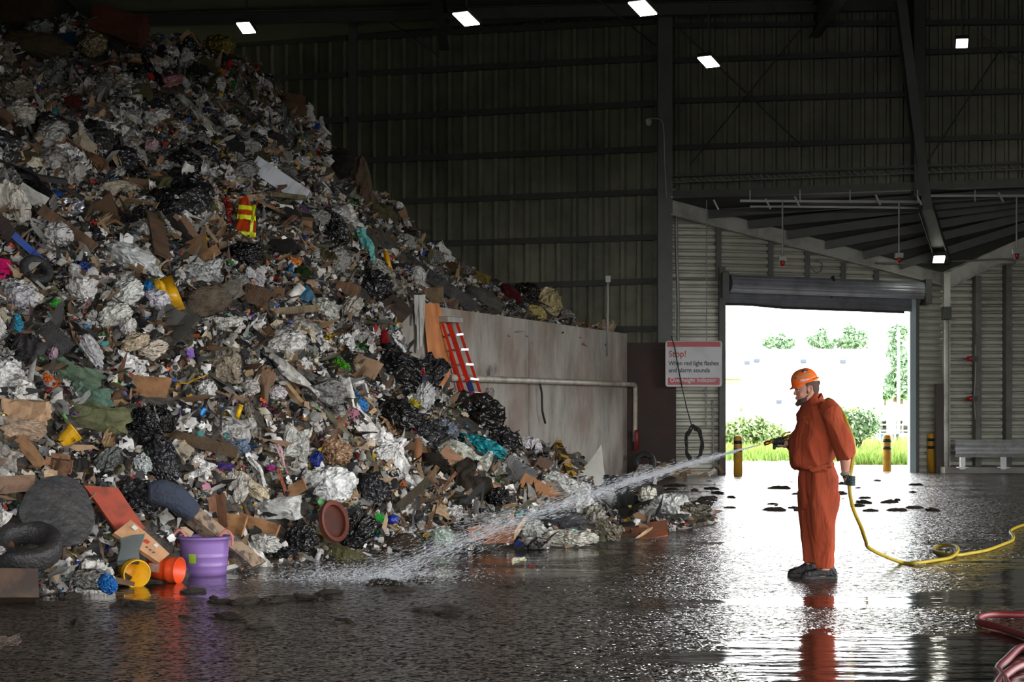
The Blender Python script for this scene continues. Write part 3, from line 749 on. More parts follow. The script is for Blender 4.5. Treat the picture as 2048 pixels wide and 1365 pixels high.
feat('looseb','plastic_bag','plastic bag','white printed bag with pink handles below the yellow boot',324,622,58,36,-20,C(205,200,210),None)
feat('looseb','folded_mattress','mattress','grey brown folded mattress hump in the middle of the heap',416,616,112,58,18,C(122,108,92),'folded mattress',.2,mt=M_cloth)
feat('cloth','rag','cloth','grey rags hanging off the folded mattress',462,606,46,70,-60,C(150,142,130),None)
feat('card','grey_case','case','flat grey case lying below the folded mattress',362,668,74,54,-38,C(92,92,88),'flat grey case',.4,mt=M_plast)
feat('film','white_sheet','plastic sheet','white stained sheet below the folded mattress',452,664,92,36,4,C(200,196,188),'white stained sheet',.3)
feat('clearfilm','clear_sheet','plastic sheet','clear crumpled film above the folded mattress',418,562,80,42,0,C(190,192,190),None)
feat('stick','red_stick','stick','thin dark red stick leaning above the folded mattress',414,552,60,4,-55,C(110,30,22),None,.0)
feat('tube','white_tube','tube','fat white tube beside the teal panel, right of centre',590,596,54,17,48,C(205,204,196),'fat white tube',.0)
feat('card','plastic_board','board','teal blue panel right of the fat white tube',614,600,34,30,35,C(10,95,128),None,.1,mt=M_plast)
feat('chunk','brown_box','box','dark brown crate side left of the fat white tube',518,602,56,40,-28,C(88,64,44),None,.2,mt=M_wood)
feat('plank','wood_plank','plank','pale wooden plank lying across the heap under the fat white tube',572,630,136,13,5,C(140,122,96),'pale wooden plank',.1)
feat('plank','wood_block','wood block','short brown board near the bunker end, below the turquoise film',690,585,66,22,-16,C(118,86,62),None,.2,zs=.3)
feat('looseb','plastic_bag','plastic bag','long pale bag right of the pale wooden plank',652,628,72,40,-28,C(170,170,160),'long pale bag',.2)
feat('clearbag','clear_bag','plastic bag','shiny clear bag by the dark end of the bunker',706,622,40,54,-50,C(175,168,155),None,.2)
feat('looseb','black_bag','plastic bag','big black bag below the yellow tube',745,580,84,62,-10,BLK,'big black bag below the yellow tube',.2)
feat('cloth','rag','cloth','pale torn cloth spilling towards the bunker corner',800,588,72,34,-20,C(165,158,145),None)
feat('paper','flat_box','box','white shoe shaped packet above the brown crate side',515,568,44,30,-35,C(175,170,172),None,.2)
feat('looseb','green_bag','plastic bag','bright green glossy bag in the right half of the heap',680,738,34,52,60,C(70,150,20),'bright green bag',.1)
feat('card','cardboard_sheet','cardboard','brown cardboard beside the bright green bag',738,745,50,36,-30,C(150,120,92),None,.3)
feat('cloth','red_cloth','cloth','red cloth at the bunker end above the black tarp',772,690,40,34,-50,C(180,20,26),'red cloth',.2)
feat('streamer','green_stripe_bag','plastic strip','white strip with green stripe beside the red cloth',796,692,50,14,-48,C(205,210,205),None,.1)
feat('rag','black_tarp','tarp','black tarp folded over, right of the brown cardboard',800,752,110,74,-24,BLK,'black tarp',.3,mt=M_film)
feat('film','black_tarp','tarp','black plastic sheet spilling down below the black tarp',862,760,60,90,-30,(.02,.021,.022),None,.2)
feat('looseb','plastic_bag','plastic bag','grey clear bag with blue and yellow print by the black tarp',848,802,46,60,-20,C(180,180,178),'printed grey bag',.2)
feat('film','yellow_print','packet','yellow and blue printed sheet beside the grey printed bag',828,818,26,32,-30,C(225,205,50),None,.2)
feat('looseb','black_sack','sack','huge black sack against the bunker under the ladder',952,832,112,84,-16,(.009,.009,.009),'huge black sack',.1)
feat('looseb','black_bag','plastic bag','black bag below the huge black sack, by the teal bundle',1000,886,90,56,-24,BLK,'black bag by the teal bundle',.2)
feat('looseb','black_bag','plastic bag','wide black bag sagging left of the teal bundle',800,842,96,60,-20,BLK,None,.3)
feat('film','black_bag','plastic bag','black film spread below the printed grey bag',845,872,90,60,-25,(.03,.031,.034),None,.3)
feat('looseb','plastic_bag','plastic bag','smoky grey bag above the clear sheet of film',896,864,56,34,-32,C(120,128,142),None,.2)
# ---- lower left
feat('film','green_mat','foam mat','green foam mat arching over rubbish at the left side',168,762,104,40,-26,C(120,145,120),'green foam mat',.3,mt=M_foam)
feat('film','green_mat','foam mat','wide olive green mat lying below the arching one',205,850,150,54,-6,C(128,132,96),'wide olive mat',.4,mt=M_foam)
feat('film','green_mat','foam mat','sea green torn foam between the two green mats',202,810,88,40,-10,C(122,158,138),None,.4,mt=M_foam)
feat('chunk','paper_bale','paper bale','bale of brown printed paper at the left edge',62,838,106,56,-8,C(186,150,116),'bale of brown paper',.2,mt=M_card)
feat('paper','cardboard_sheet','cardboard','pale torn paper under the bale of brown paper',50,872,110,40,-8,C(175,150,125),None,.3)
feat('film','black_bag','plastic bag','long black bag draped downhill from the green mats',300,858,84,60,-62,(.014,.014,.016),'long black bag',.2)
feat('looseb','black_bag','plastic bag','lower end of a wrinkled black bag left of the wet plank',334,930,66,90,20,(.02,.02,.024),None,.2)
feat('card','cardboard_sheet','cardboard','plain brown cardboard sheet beside the long black bag',312,796,80,44,-12,C(172,126,86),'plain cardboard sheet',.4)
feat('plank','wet_plank','plank','thick wet wooden plank pointing down right, lower left of the heap',396,886,176,22,-15,C(86,68,46),'thick wet plank',.1)
feat('rag','black_mat','mat','black carpet square at left under the pale paper',66,722,70,50,-20,(.02,.018,.018),None,.4)
feat('card','black_board','board','charcoal board under white paper at the left side',120,700,66,54,-50,(.03,.028,.028),None,.4,mt=M_rubber)
feat('looseb','plastic_bag','plastic bag','turquoise small bag at the left edge, mid height',47,668,28,36,30,C(50,160,195),'turquoise small bag')
feat('paper','green_packet','packet','green and white packet at left below the knotted bags',128,630,30,16,-40,C(60,170,50),None)
feat('looseb','plastic_bag','plastic bag','grey white bag at the left edge above the turquoise one',50,616,76,44,-30,C(170,168,172),None)
feat('looseb','plastic_bag','plastic bag','long grey white bag below the white bag with red tie',196,712,34,72,30,C(180,178,178),None,.2)
feat('looseb','plastic_bag','plastic bag','small pink bag by the arching green foam mat',120,728,20,24,0,C(190,160,175),None)
feat('cup','yellow_bucket','bucket','yellow tub ring half buried under the wide olive mat',152,888,34,34,40,C(225,170,20),None,.3)
feat('film','white_cloth','cloth','white cloth draped at the left edge above the cardboard flaps',26,928,72,44,-28,C(190,182,172),'white draped cloth',.3,mt=M_cloth)
feat('card','cardboard_sheet','cardboard','brown board beside the white draped cloth',76,912,70,26,-55,C(150,112,76),None,.2)
feat('card','cardboard_sheet','cardboard','grey brown cardboard flaps at the left edge above the black disc',34,978,96,34,0,C(140,112,92),'cardboard flaps at the edge',.2)
feat('carton','cardboard_box','box','open cardboard box above the rust red panel',136,940,52,40,-8,C(150,108,82),None,.2)
feat('looseb','plastic_bag','plastic bag','smoky bag with green lining right of the open cardboard box',225,930,44,72,-50,C(105,108,104),None,.2)
feat('looseb','plastic_bag','plastic bag','pale clear bag above the rust red panel',296,936,40,44,0,C(170,175,172),None,.2)
feat('looseb','black_bag','plastic bag','dark glossy bag right of the rust red panel',292,1000,84,64,-20,(.03,.031,.034),'dark glossy bag',.2)
feat('looseb','grey_sack','sack','round grey white sack under the yellow and black handle',420,790,46,42,10,C(195,192,188),None,.2)
feat('stick','broom_stick','stick','yellow and black rod handle lying in the heap centre',378,772,86,9,22,C(220,160,20),'yellow rod handle',.1)
feat('film','plastic_sheet','plastic sheet','beige dirty sheet fanned out in the middle of the heap',454,745,76,66,10,C(155,142,122),'beige fanned sheet',.2)
feat('bag','plastic_bag','plastic bag','round grey bag on a twisted tail in the heap centre',508,782,40,36,-90,C(185,178,172),None,.2)
feat('streamer','plastic_streamer','plastic strip','grey twisted film tail hanging under the round bag',518,842,84,24,-78,C(150,142,130),'twisted film tail',.1)
feat('tube','yellow_tube','tube','short bright yellow tube below the beige fanned sheet',484,825,30,9,72,C(235,185,10),None,.0)
feat('looseb','paper_bag','paper bag','brown crumpled paper bag right of the beige fanned sheet',536,766,40,48,-20,C(120,92,68),None,.2,mt=M_card)
feat('bag','plastic_bag','plastic bag','white bag with red spiral print, heap centre',562,795,32,38,90,C(220,200,200),'white bag with red print',.2)
feat('film','plastic_sheet','plastic sheet','white grey sheet standing between black bags, heap centre',596,890,54,86,-14,C(185,184,176),'white grey sheet',.1)
feat('clearfilm','clear_sheet','plastic sheet','wide crumpled clear film above the thick wet plank',470,866,90,50,-8,C(185,182,178),None,.3)
feat('film','blue_sheet','plastic sheet','pale blue film beside the end of the thick wet plank',480,905,58,26,0,C(130,150,175),None,.3)
feat('looseb','brown_sack','sack','tan torn sack above the large white sack',676,912,70,52,-24,C(165,130,98),'tan torn sack',.2)
feat('looseb','white_sack','sack','large white woven sack low in the heap',668,978,100,74,10,C(214,210,204),'large white sack',.2)
feat('cloth','pillow','pillow','white pillow lying above the cardboard at the foot',572,1026,98,50,6,C(210,208,202),'white pillow',.3)
feat('film','plastic_sheet','plastic sheet','crumpled white film above the white pillow',632,965,44,28,-8,C(195,192,185),None,.3)
feat('film','beige_sheet','cloth','cream cloth running down towards the white pillow',512,985,84,30,-34,C(205,190,160),None,.3)
feat('film','plastic_sheet','plastic sheet','grey white film hanging left of the white pillow',482,988,44,66,-10,C(180,175,165),None,.2)
feat('streamer','plastic_streamer','plastic strip','white strip running downhill left of the white pillow',528,955,86,22,-58,C(200,198,192),None,.1)
feat('card','cardboard_sheet','cardboard','upright brown cardboard piece beside the jeans leg',450,1020,34,66,6,C(175,125,98),'upright cardboard piece',.0)
feat('card','cardboard_sheet','cardboard','kraft cardboard square right of the upright piece',484,1052,56,42,-16,C(180,135,88),None,.1)
feat('card','cardboard_sheet','cardboard','long kraft cardboard behind the crumpled foot bags',540,1062,80,38,-20,C(165,118,78),None,.1)
feat('card','cardboard_sheet','cardboard','brown cardboard above the large white sack',600,990,70,26,24,C(160,118,80),None,.3)
feat('looseb','plastic_bag','plastic bag','crumpled clear bag at the foot right of the striped mattress',538,1092,66,36,-6,C(185,182,176),None,.2)
feat('looseb','black_bag','plastic bag','black bag at the foot left of the brown wheel rim',612,1082,64,52,-14,BLK,'black bag at the foot',.2)
feat('looseb','black_bag','plastic bag','black film bag draped right of the brown wheel rim',716,1068,66,80,-40,BLK,None,.2)
feat('looseb','black_bag','plastic bag','small black bag at the foot near the striped mattress',575,1110,56,22,0,BLK,None,.2)
feat('plank','red_stick','stick','brown walking stick standing in the heap above the pillow',574,972,72,6,-72,C(165,90,55),None,.0)
feat('streamer','patterned_strip','plastic strip','white strip with red spots hanging in the heap centre',572,918,64,12,-68,C(205,170,170),'strip with red spots',.0)
feat('looseb','blue_rag','plastic bag','dark blue crumpled bag above the large white sack',640,935,26,30,0,C(20,50,140),None)
feat('paper','purple_packet','packet','purple foil packet left of the spotted strip',460,950,34,12,-12,C(70,40,120),None)
feat('paper','magenta_scrap','packet','magenta scrap below the spotted strip',550,953,20,10,-10,C(170,30,130),None)
# ---- lower right
feat('cloth','dark_blanket','blanket','dark olive blanket lying over the slope, lower right',938,982,88,84,-40,C(56,50,40),'dark olive blanket',.3)
feat('looseb','dark_rug','rug','dark rolled rug left of the dark olive blanket',870,935,66,42,-30,C(46,38,30),None,.2,mt=M_cloth)
feat('clearfilm','clear_sheet','plastic sheet','big cloudy plastic sheet in front of the teal bundle',932,928,120,70,-22,C(190,192,180),'big cloudy plastic sheet',.2)
feat('looseb','teal_bundle','bundle','teal tarpaulin bundle strapped with black bands',968,902,100,42,-24,C(20,140,150),'teal bundle',.2)
feat('tube','cardboard_tube','tube','thick cardboard tube standing left of the dark rug',836,915,72,17,88,C(150,100,62),'cardboard tube',.0,mt=M_card)
feat('card','cardboard_sheet','cardboard','curled tan cardboard beside the cardboard tube',852,922,30,56,10,C(140,108,76),None,.0)
feat('card','cardboard_sheet','cardboard','pale cardboard wedge on the dark rug',918,930,64,24,-46,C(180,135,105),None,.2)
feat('looseb','black_bag','plastic bag','shiny knotted black bag right of the dark olive blanket',998,1004,50,42,0,(.006,.006,.007),'shiny knotted black bag',.2)
feat('card','plastic_board','board','flat black panel below the teal bundle',1032,952,60,58,-38,(.02,.02,.022),'flat black panel',.1,mt=M_plast)
feat('card','cardboard_sheet','cardboard','grey brown card right of the flat black panel',1082,940,26,46,-30,C(105,80,66),None,.1)
feat('looseb','plastic_bag','plastic bag','white crumpled bag between the black bag and the bunker',1060,900,56,44,-30,C(205,200,204),None,.2)
feat('plank','long_carton','box','long cardboard carton sliding down to the right',1106,1002,132,26,-30,C(176,124,84),'long cardboard carton',.2,zs=.14,mt=M_card)
feat('card','cardboard_sheet','cardboard','orange brown cardboard piece at the wet foot of the heap',1000,1082,86,36,-6,C(170,110,76),'cardboard piece at the wet foot',.3)
feat('looseb','seat_cushion','cushion','dark grey cushion beside the long cardboard carton',1124,1050,92,44,-4,C(42,42,46),'dark grey cushion',.2,mt=M_rubber)
feat('clearbag','clear_bag','plastic bag','clear bag of waste left of the dark grey cushion',1068,1070,62,44,-10,C(175,176,168),None,.2)
feat('looseb','plastic_bag','plastic bag','grey white bag lying at the foot below the dark grey cushion',1140,1084,108,36,-2,C(168,164,152),'grey white bag at the foot',.2)
feat('looseb','plastic_bag','plastic bag','pale wrinkled bag right of the dark grey cushion',1188,1046,56,56,-40,C(150,146,132),None,.2)
feat('film','plastic_sheet','plastic sheet','grey brown sheet at the foot right of the wrinkled bags',1216,1078,58,34,-24,C(130,122,104),None,.4)
feat('clearbag','clear_bag','plastic bag','clear bag behind the water spray, lower right',1204,1004,62,48,0,C(165,165,165),None,.2)
feat('looseb','black_bag','plastic bag','black bag behind the clear bags in the spray',1214,975,60,34,0,C(60,62,68),None,.2)
feat('film','plastic_sheet','plastic sheet','white film lying under the curled white board',1130,985,90,44,-20,C(190,190,185),None,.3)
feat('film','plastic_sheet','plastic sheet','white film right of the long cardboard carton',1160,1020,60,60,-50,C(185,185,180),None,.3)
feat('rag','black_rubber','mat','black ribbed rubber mat bent over near the timber box',1258,1008,58,62,-10,(.02,.02,.022),'black ribbed mat',.1)
feat('looseb','plastic_bag','plastic bag','small cream bag with an orange stain near the black ribbed mat',1293,998,38,38,0,C(215,205,190),None,.2)
feat('clearbag','white_bag','plastic bag','big white and blue bag at the right tip of the heap',1342,1020,92,48,-14,C(205,205,200),'big white bag at the tip',.2)
feat('film','plastic_sheet','plastic sheet','muddy film trailing right of the bag at the tip',1392,1038,60,20,-8,C(120,112,98),None,.5)
feat('cloth_lump','rag_mound','cloth','brown hairy mat mound at the foot by the spray',812,1092,72,36,0,C(74,62,48),'brown hairy mound',.2)
feat('clearbag','green_trim_bag','plastic bag','clear bag with a lime green hem at the foot by the spray',888,1080,44,52,60,C(165,180,165),None,.2)
feat('plank','wood_stick','plank','thin plank standing askew left of the dark blanket',842,985,120,9,56,C(120,92,62),'thin plank',.0)
feat('plank','wood_stick','plank','second thin plank beside the first, leaning the same way',880,985,100,6,50,C(130,88,60),None,.0)
feat('plank','wood_board','plank','dark green board behind the thin planks',815,1005,120,16,42,C(66,60,42),None,.1)
feat('looseb','black_bag','plastic bag','dark clothes bag left of the thin planks',745,985,60,70,40,(.02,.019,.025),None,.2)
feat('paper','green_tub','tub','bright green scrap at the foot of the heap',768,1052,26,14,-20,C(40,190,70),None)
feat('looseb','plastic_tub','tub','dark blue tub lid near the foot',790,1055,26,16,0,C(25,45,150),None,mt=M_plast)
# ---- above the bunker wall
feat('looseb','grey_felt','felt','grey felt roll behind the bunker top',966,606,88,44,-26,C(98,94,86),'grey felt roll',.1,mt=M_cloth)
feat('looseb','maroon_cloth','cloth','maroon cloth bundle on the bunker top',1022,594,52,30,-36,C(88,18,22),'maroon cloth',.1,mt=M_cloth)
feat('looseb','black_bag','plastic bag','black bag between the maroon cloth and the foam sack',1052,592,56,46,20,(.012,.011,.01),None,.1)
feat('looseb','foam_sack','sack','large yellowish foam sack on the bunker top',1092,612,62,68,-40,C(190,172,128),'yellowish foam sack',.1)
feat('looseb','foam_sack','sack','smaller yellow foam sack leaning on the large one',1072,632,44,32,-20,C(196,176,110),None,.1)
feat('looseb','plastic_bag','plastic bag','dirty white bag alone on the bunker top at right',1208,646,44,30,20,C(170,150,125),None,.1)
feat('card','wood_board','board','pale board standing by the bunker end',867,594,46,34,0,C(150,128,96),None,.0)
feat('film','yellow_insulation','insulation','yellow insulation tuft behind the bunker',965,562,36,20,-20,C(150,130,60),None,.2,mt=M_foam)
feat('looseb','brown_rug','rug','brown rolled rug behind the long dark board',905,545,44,26,-30,C(92,68,44),None,.2,mt=M_cloth)
feat('streamer','pale_strip','plastic strip','pale strip standing near the skyline above the long dark board',846,488,42,14,-72,C(150,158,145),None,.0)
feat('streamer','pale_strip','plastic strip','pale strip hanging on the skyline right of the dark brown board',828,440,40,12,-80,C(130,132,118),None,.0)
# ================================================================ things built one by one
def child(mb, name, mt, parent, **k):
    """mesh drawn in world coordinates, hung under a thing whose empty stands elsewhere"""
    o = mb.build(name, mt, parent, **k); o.matrix_parent_inverse = Matrix.Translation(parent.location).inverted(); return o
def pm(name, c, rough=.5, **k): return mat(name, sg(c), rough, **k)
# -- bollards
yel = mat('bollard yellow paint', sg((216,160,30)), .5, dirt=.6, dscale=4, dirtcol=(.16,.13,.09)); blk = pm('black band', (32,32,34), .5)
for px, yt, yb, lab in ((1476,872,953,'yellow bollard with black bands by the left jamb, behind the water jet'), (1774,870,944,'yellow bollard just inside the right side of the doorway'), (1863,868,944,'yellow bollard standing right of the doorway before the corrugated wall')):
    g0 = G(px, yb); H_ = (yb-yt)*g0.y/F; r = .095
    t = empty('bollard', lab, 'bollard', g0, 'yellow bollards at the doorway')
    T0 = Matrix.Translation(g0)
    m_ = MB(); m_.lathe([(r,0),(r,H_-.05),(r*.92,H_-.02),(r*.6,H_),(0,H_+.005)], 24, T0); child(m_, 'post', yel, t, smooth=True)
    for a, b in ((.80,.88),(.60,.68)):
        m_ = MB(); m_.lathe([(r+.003,H_*a),(r+.003,H_*b)], 24, T0); child(m_, 'black_band', blk, t, smooth=True)
# -- guardrail
t = empty('guardrail', 'galvanised W shaped guardrail on short posts along the right wall', 'guardrail', P(1980,0,41.3).xy.to_3d())
Yg = 41.2; x0, x1 = P(1911,0,Yg).x, 13.5; z0, z1 = P(0,915,Yg).z, P(0,880,Yg).z; v = []; n = 24
for x in (x0, x0+.001, x1):
    for k in range(n+1):
        tt = k/n; z = z0+(z1-z0)*tt; y = Yg+.045*math.cos(tt*math.pi*4); v.append((x, y, z))
for x in (x1, x0):
    for k in range(n+1):
        tt = k/n; z = z0+(z1-z0)*tt; v.append((x, Yg+.006+.045*math.cos(tt*math.pi*4), z))
R = n+1; f = [(i*R+k, (i+1)*R+k, (i+1)*R+k+1, i*R+k+1) for i in range(4) for k in range(n)]
m_ = MB(); m_.add(v, f)
child(m_, 'rail', galv, t, smooth=True)
for px in (1925, 2007, 2092):
    m_ = MB(); c = P(px,0,Yg+.12); m_.box(c.x-.05, Yg+.06, .10, c.x+.05, Yg+.20, z1-.02); m_.box(c.x-.11, Yg+.02, .13, c.x+.11, Yg+.24, .155)
    child(m_, 'post', galv, t)
# -- roller door
t = empty('roller_door', 'rolled up blue grey steel shutter above the open doorway', 'roller door', P(1640,575,DW(1640)-.4))
slat = mat('shutter steel', sg((150,152,160)), .4, .2, dirt=.4, dscale=2, dirtcol=(.06,.06,.06))
a, b = P(1457,567,DW(1457)-.42), P(1856,582,DW(1856)-.42)
m_ = MB(); pts = [a, b]; d = (b-a).normalized(); u = Vector((0,0,1)); o_ = d.cross(u)
nn = 48; V = []
for p_ in (a, b):
    for k in range(nn):
        th = 2*math.pi*k/nn; r = .20-.012*(k % 4 == 0); V.append(p_+o_*math.cos(th)*r+u*math.sin(th)*r)
m_.add(V, [(k,(k+1)%nn,nn+(k+1)%nn,nn+k) for k in range(nn)]+[tuple(range(nn)), tuple(range(nn,2*nn))])
child(m_, 'drum', slat, t)
def cur(px, w_):
    yt = np.interp(px,[1448,1824],[585,600]); yb = np.interp(px,[1448,1500,1560,1640,1700,1824],[607,608,614,617,619,624]); q_ = P(px, yt+(yb-yt)*w_, DW(px)-.25); q_.y += .015*math.sin(w_*28); return q_
v = []; nx, ny = 30, 24
for i in range(nx+1):
    for j in range(ny+1): v.append(cur(1448+376*i/nx, j/ny))
m_ = MB(); m_.add(v, [(i*(ny+1)+j,(i+1)*(ny+1)+j,(i+1)*(ny+1)+j+1,i*(ny+1)+j+1) for i in range(nx) for j in range(ny)])
child(m_, 'curtain', slat, t)
m_ = MB(); m_.tube([cur(px, 1.0)+Vector((0,0,-.02)) for px in range(1448, 1825, 20)], .03, 6); child(m_, 'bottom_bar', steel, t)
for px, w_ in ((1450,12),(1853,10)):
    m_ = MB(); c = P(px,570 if px < 1500 else 583,DW(px)-.35); m_.box(c.x-.09, c.y-.32, c.z-.30, c.x+.06, c.y+.30, c.z+.26); child(m_, 'bracket', steel, t, bevel=.01)
m_ = MB(); c = (a+b)/2; m_.tube([c+Vector((.05,0,0))+Vector((0,math.cos(h_)*.24,math.sin(h_)*.24)) for h_ in np.linspace(-1.2,2.6,14)], .022, 6); child(m_, 'strap', steel, t)
# -- warning sign
Ys = 39.4
t = empty('warning_sign', 'white and red overheight warning sign hung left of the doorway', 'sign', P(1387,728,Ys))
x0, x1 = P(1331,0,Ys).x, P(1444,0,Ys).x; zt, zb = P(0,682,Ys).z, P(0,774,Ys).z
def rrect(x0, z0, x1, z1, y, r, th):
    o_ = []
    for cx, cz, a0 in ((x1-r,z1-r,0),(x0+r,z1-r,90),(x0+r,z0+r,180),(x1-r,z0+r,270)):
        for k in range(6): a_ = math.radians(a0+k*18); o_.append((cx+r*math.cos(a_), y, cz+r*math.sin(a_)))
    n_ = len(o_); V = o_+[(x, y+th, z) for x, _, z in o_]
    return V, [tuple(range(n_)), tuple(range(2*n_-1, n_-1, -1))]+[(k, (k+1) % n_, n_+(k+1) % n_, n_+k) for k in range(n_)]
sign_w = mat('sign white', sg((205,205,205)), .4, dirt=.3, dscale=2, dirtcol=(.3,.3,.28)); sign_r = pm('sign red', (178,30,45), .4); sign_k = pm('sign lettering', (45,45,60), .5)
m_ = MB(); m_.add(*rrect(x0, zb, x1, zt, Ys, .06, .03)); child(m_, 'board', sign_w, t)
m_ = MB(); m_.box(x0+.03, Ys-.004, zt-.13, x1-.03, Ys-.001, zt-.02); child(m_, 'red_band', sign_r, t)
m_ = MB(); m_.box(x0+.05, Ys-.004, zb+.04, x1-.05, Ys-.001, zb+.19); child(m_, 'red_band', sign_r, t)
def text(s_, x, z, size, mt, parent, y, wfit=None, name='lettering', rot=None, ext=.002):
    cu = bpy.data.curves.new('txt', 'FONT'); cu.body = s_; cu.size = size; cu.extrude = ext; cu.offset = size*.018
    tmp = bpy.data.objects.new('txt', cu); COL.objects.link(tmp); bpy.context.view_layer.update()
    me = bpy.data.meshes.new_from_object(tmp); bpy.data.objects.remove(tmp); me.name = name
    w_ = max(v.co.x for v in me.vertices)
    sx = (wfit/w_) if wfit else 1
    for v_ in me.vertices: v_.co = (x+v_.co.x*sx, y-v_.co.z, z+v_.co.y)
    me.materials.clear(); me.materials.append(mt)
    o = bpy.data.objects.new(name, me); link(o, parent); o.matrix_parent_inverse = Matrix.Translation(parent.location).inverted(); return o
sx = lambda px: P(px,0,Ys).x; sz = lambda py: P(0,py,Ys).z
text('Stop!', sx(1337), sz(714), .185, sign_r, t, Ys-.006, .37)
text('When red light flashes', sx(1337), sz(731), .13, sign_k, t, Ys-.006, 1.07)
text('and alarm sounds', sx(1337), sz(745), .13, sign_k, t, Ys-.006, .88)
text('Overheight Indicator', sx(1340), sz(764.5), .125, sign_w, t, Ys-.010, .99)
m_ = MB(); m_.tube([P(1413,400,Ys+.05), P(1413,684,Ys+.05)], .012, 6); m_.tube([P(1350,560,Ys+.05), P(1350,684,Ys+.05)], .012, 6); child(m_, 'hanger_rod', conduit_m, t)
# -- cable from sign to coil, coil on hook
def cable(name, label, cat, pts, r, mt, cm=6, smooth=True, group=None):
    m_ = MB(); m_.tube(catmull(pts, cm), r, 8); o = m_.build(name, mt, smooth=True); return tag(o, label, cat, group)
cblk = pm('black cable sheath', (34,32,30), .6)
cable('cable','black cable hanging in front of the warning sign','cable',[P(1343,672,39.2),P(1350,700,39.25),P(1358,745,39.25),P(1372,810,39.6),P(1385,858,39.9)],.012,cblk)
cp = []
for k in range(70):
    th = k/70*2*math.pi*7.3; j = (k*37 % 11)/11; cp.append(P(1388+(13+7*j)*math.sin(th), 888-(30+14*j)*math.cos(th)*(1 if math.cos(th)<0 else .9), 39.95+.02*math.sin(k)))
cable('cable_coil','coil of black cable hanging on the corrugated wall below the sign','cable',cp,.016,cblk,4)
# -- conduits and rods on the door wall
dwp = lambda x, y, off=.12: P(x, y, DW(x)-off)
for nm, lab, pts, r in (
    ('conduit','grey conduit running down the left edge of the door wall',[P(1352,432,40.3),P(1353,500,40.3),P(1356,600,40.3),P(1356,690,40.2)],.035),
    ('conduit','thin horizontal rod left of the shutter drum',[P(1334,557,40.4),dwp(1380,558),dwp(1445,560)],.022),
    ('conduit','thin conduit below the sign beside the left jamb',[dwp(1412,775),dwp(1412,840),dwp(1412,858)],.018),
    ('conduit','thin conduit with a loop above the shutter',[dwp(1617,480),dwp(1618,500),dwp(1620,530),dwp(1632,545),dwp(1643,540),dwp(1644,528),dwp(1634,522)],.016),
    ('conduit','vertical conduit on the left jamb wall below the sign',[dwp(1425,800),dwp(1426,860),dwp(1427,940)],.02),
    ('conduit','conduit following the edge of the tall corner column',[P(1300,236,39.9),P(1322,240,39.9),P(1328,260,39.9),P(1330,330,39.9),P(1334,400,39.9)],.014),
    ('conduit','white pipe over the right corrugated wall top',[P(1752,526,41.9),P(1800,527,42.1),P(1885,524,42.45),P(2022,519,42.5),P(2022,535,42.5)],.02)):
    cable(nm, lab, 'conduit', pts, r, conduit_m)
# -- hanging alarm beacons
redl = mat('red beacon lens', sg((170,25,25)), .25)
for px, y0, y1, Y_, lab in ((1565,402,522,38.2,'hanging red alarm beacon left, above the shutter'),(1798,404,516,38.6,'hanging red alarm beacon at the right end of the shutter'),(2033,392,508,38.6,'hanging red alarm beacon nearest the right edge of the photo')):
    t = empty('alarm_beacon', lab, 'beacon', P(px,y1,Y_), 'red alarm beacons on drop rods')
    m_ = MB(); m_.tube([P(px,y0,Y_), P(px,y1-5,Y_)], .016, 6); child(m_, 'drop_rod', conduit_m, t)
    c = P(px,y1-2,Y_); m_ = MB(); m_.box(c.x-.085,Y_-.06,c.z-.02,c.x+.085,Y_+.06,c.z+.08); child(m_, 'housing', pm('beacon housing', (150,150,150), .4), t, bevel=.01)
    m_ = MB(); m_.lathe([(0,-.14),(.035,-.13),(.05,-.06),(.05,-.02)], 14, Matrix.Translation(c)); child(m_, 'lens', redl, t, smooth=True)
for py, lab in ((718,'upper red beacon on the right corrugated wall'),(798,'lower red beacon on the right corrugated wall')):
    t = empty('wall_beacon', lab, 'beacon', P(1943,py,42.4), 'red beacons on the right wall')
    c = P(1943,py,42.3); m_ = MB(); m_.lathe([(.0,-.12),(.05,-.10),(.06,0),(.06,.03)], 14, Matrix.Translation(c) @ Matrix.Rotation(math.pi/2,4,'Y')); child(m_, 'lens', redl, t, smooth=True)
    m_ = MB(); m_.box(c.x+.0,42.2,c.z-.06,c.x+.12,42.42,c.z+.06); child(m_, 'housing', steel, t)
cable('conduit','conduit joining the two red beacons on the right wall','conduit',[P(1951,690,42.35),P(1951,740,42.35),P(1949,800,42.35),P(1951,840,42.35)],.02,conduit_m)
cable('downpipe','pale downpipe in the corner right of the doorway','pipe',[P(1893,640,42.15),P(1893,700,42.15),P(1893,800,42.15),P(1893,940,42.15)],.06,steel_l)
m_ = MB(); c = P(1893,628,42.1); m_.box(c.x-.09,42.0,c.z-.13,c.x+.09,42.25,c.z+.16); tag(m_.build('junction_box', steel, bevel=.01), 'dark junction box above the pale downpipe', 'box')
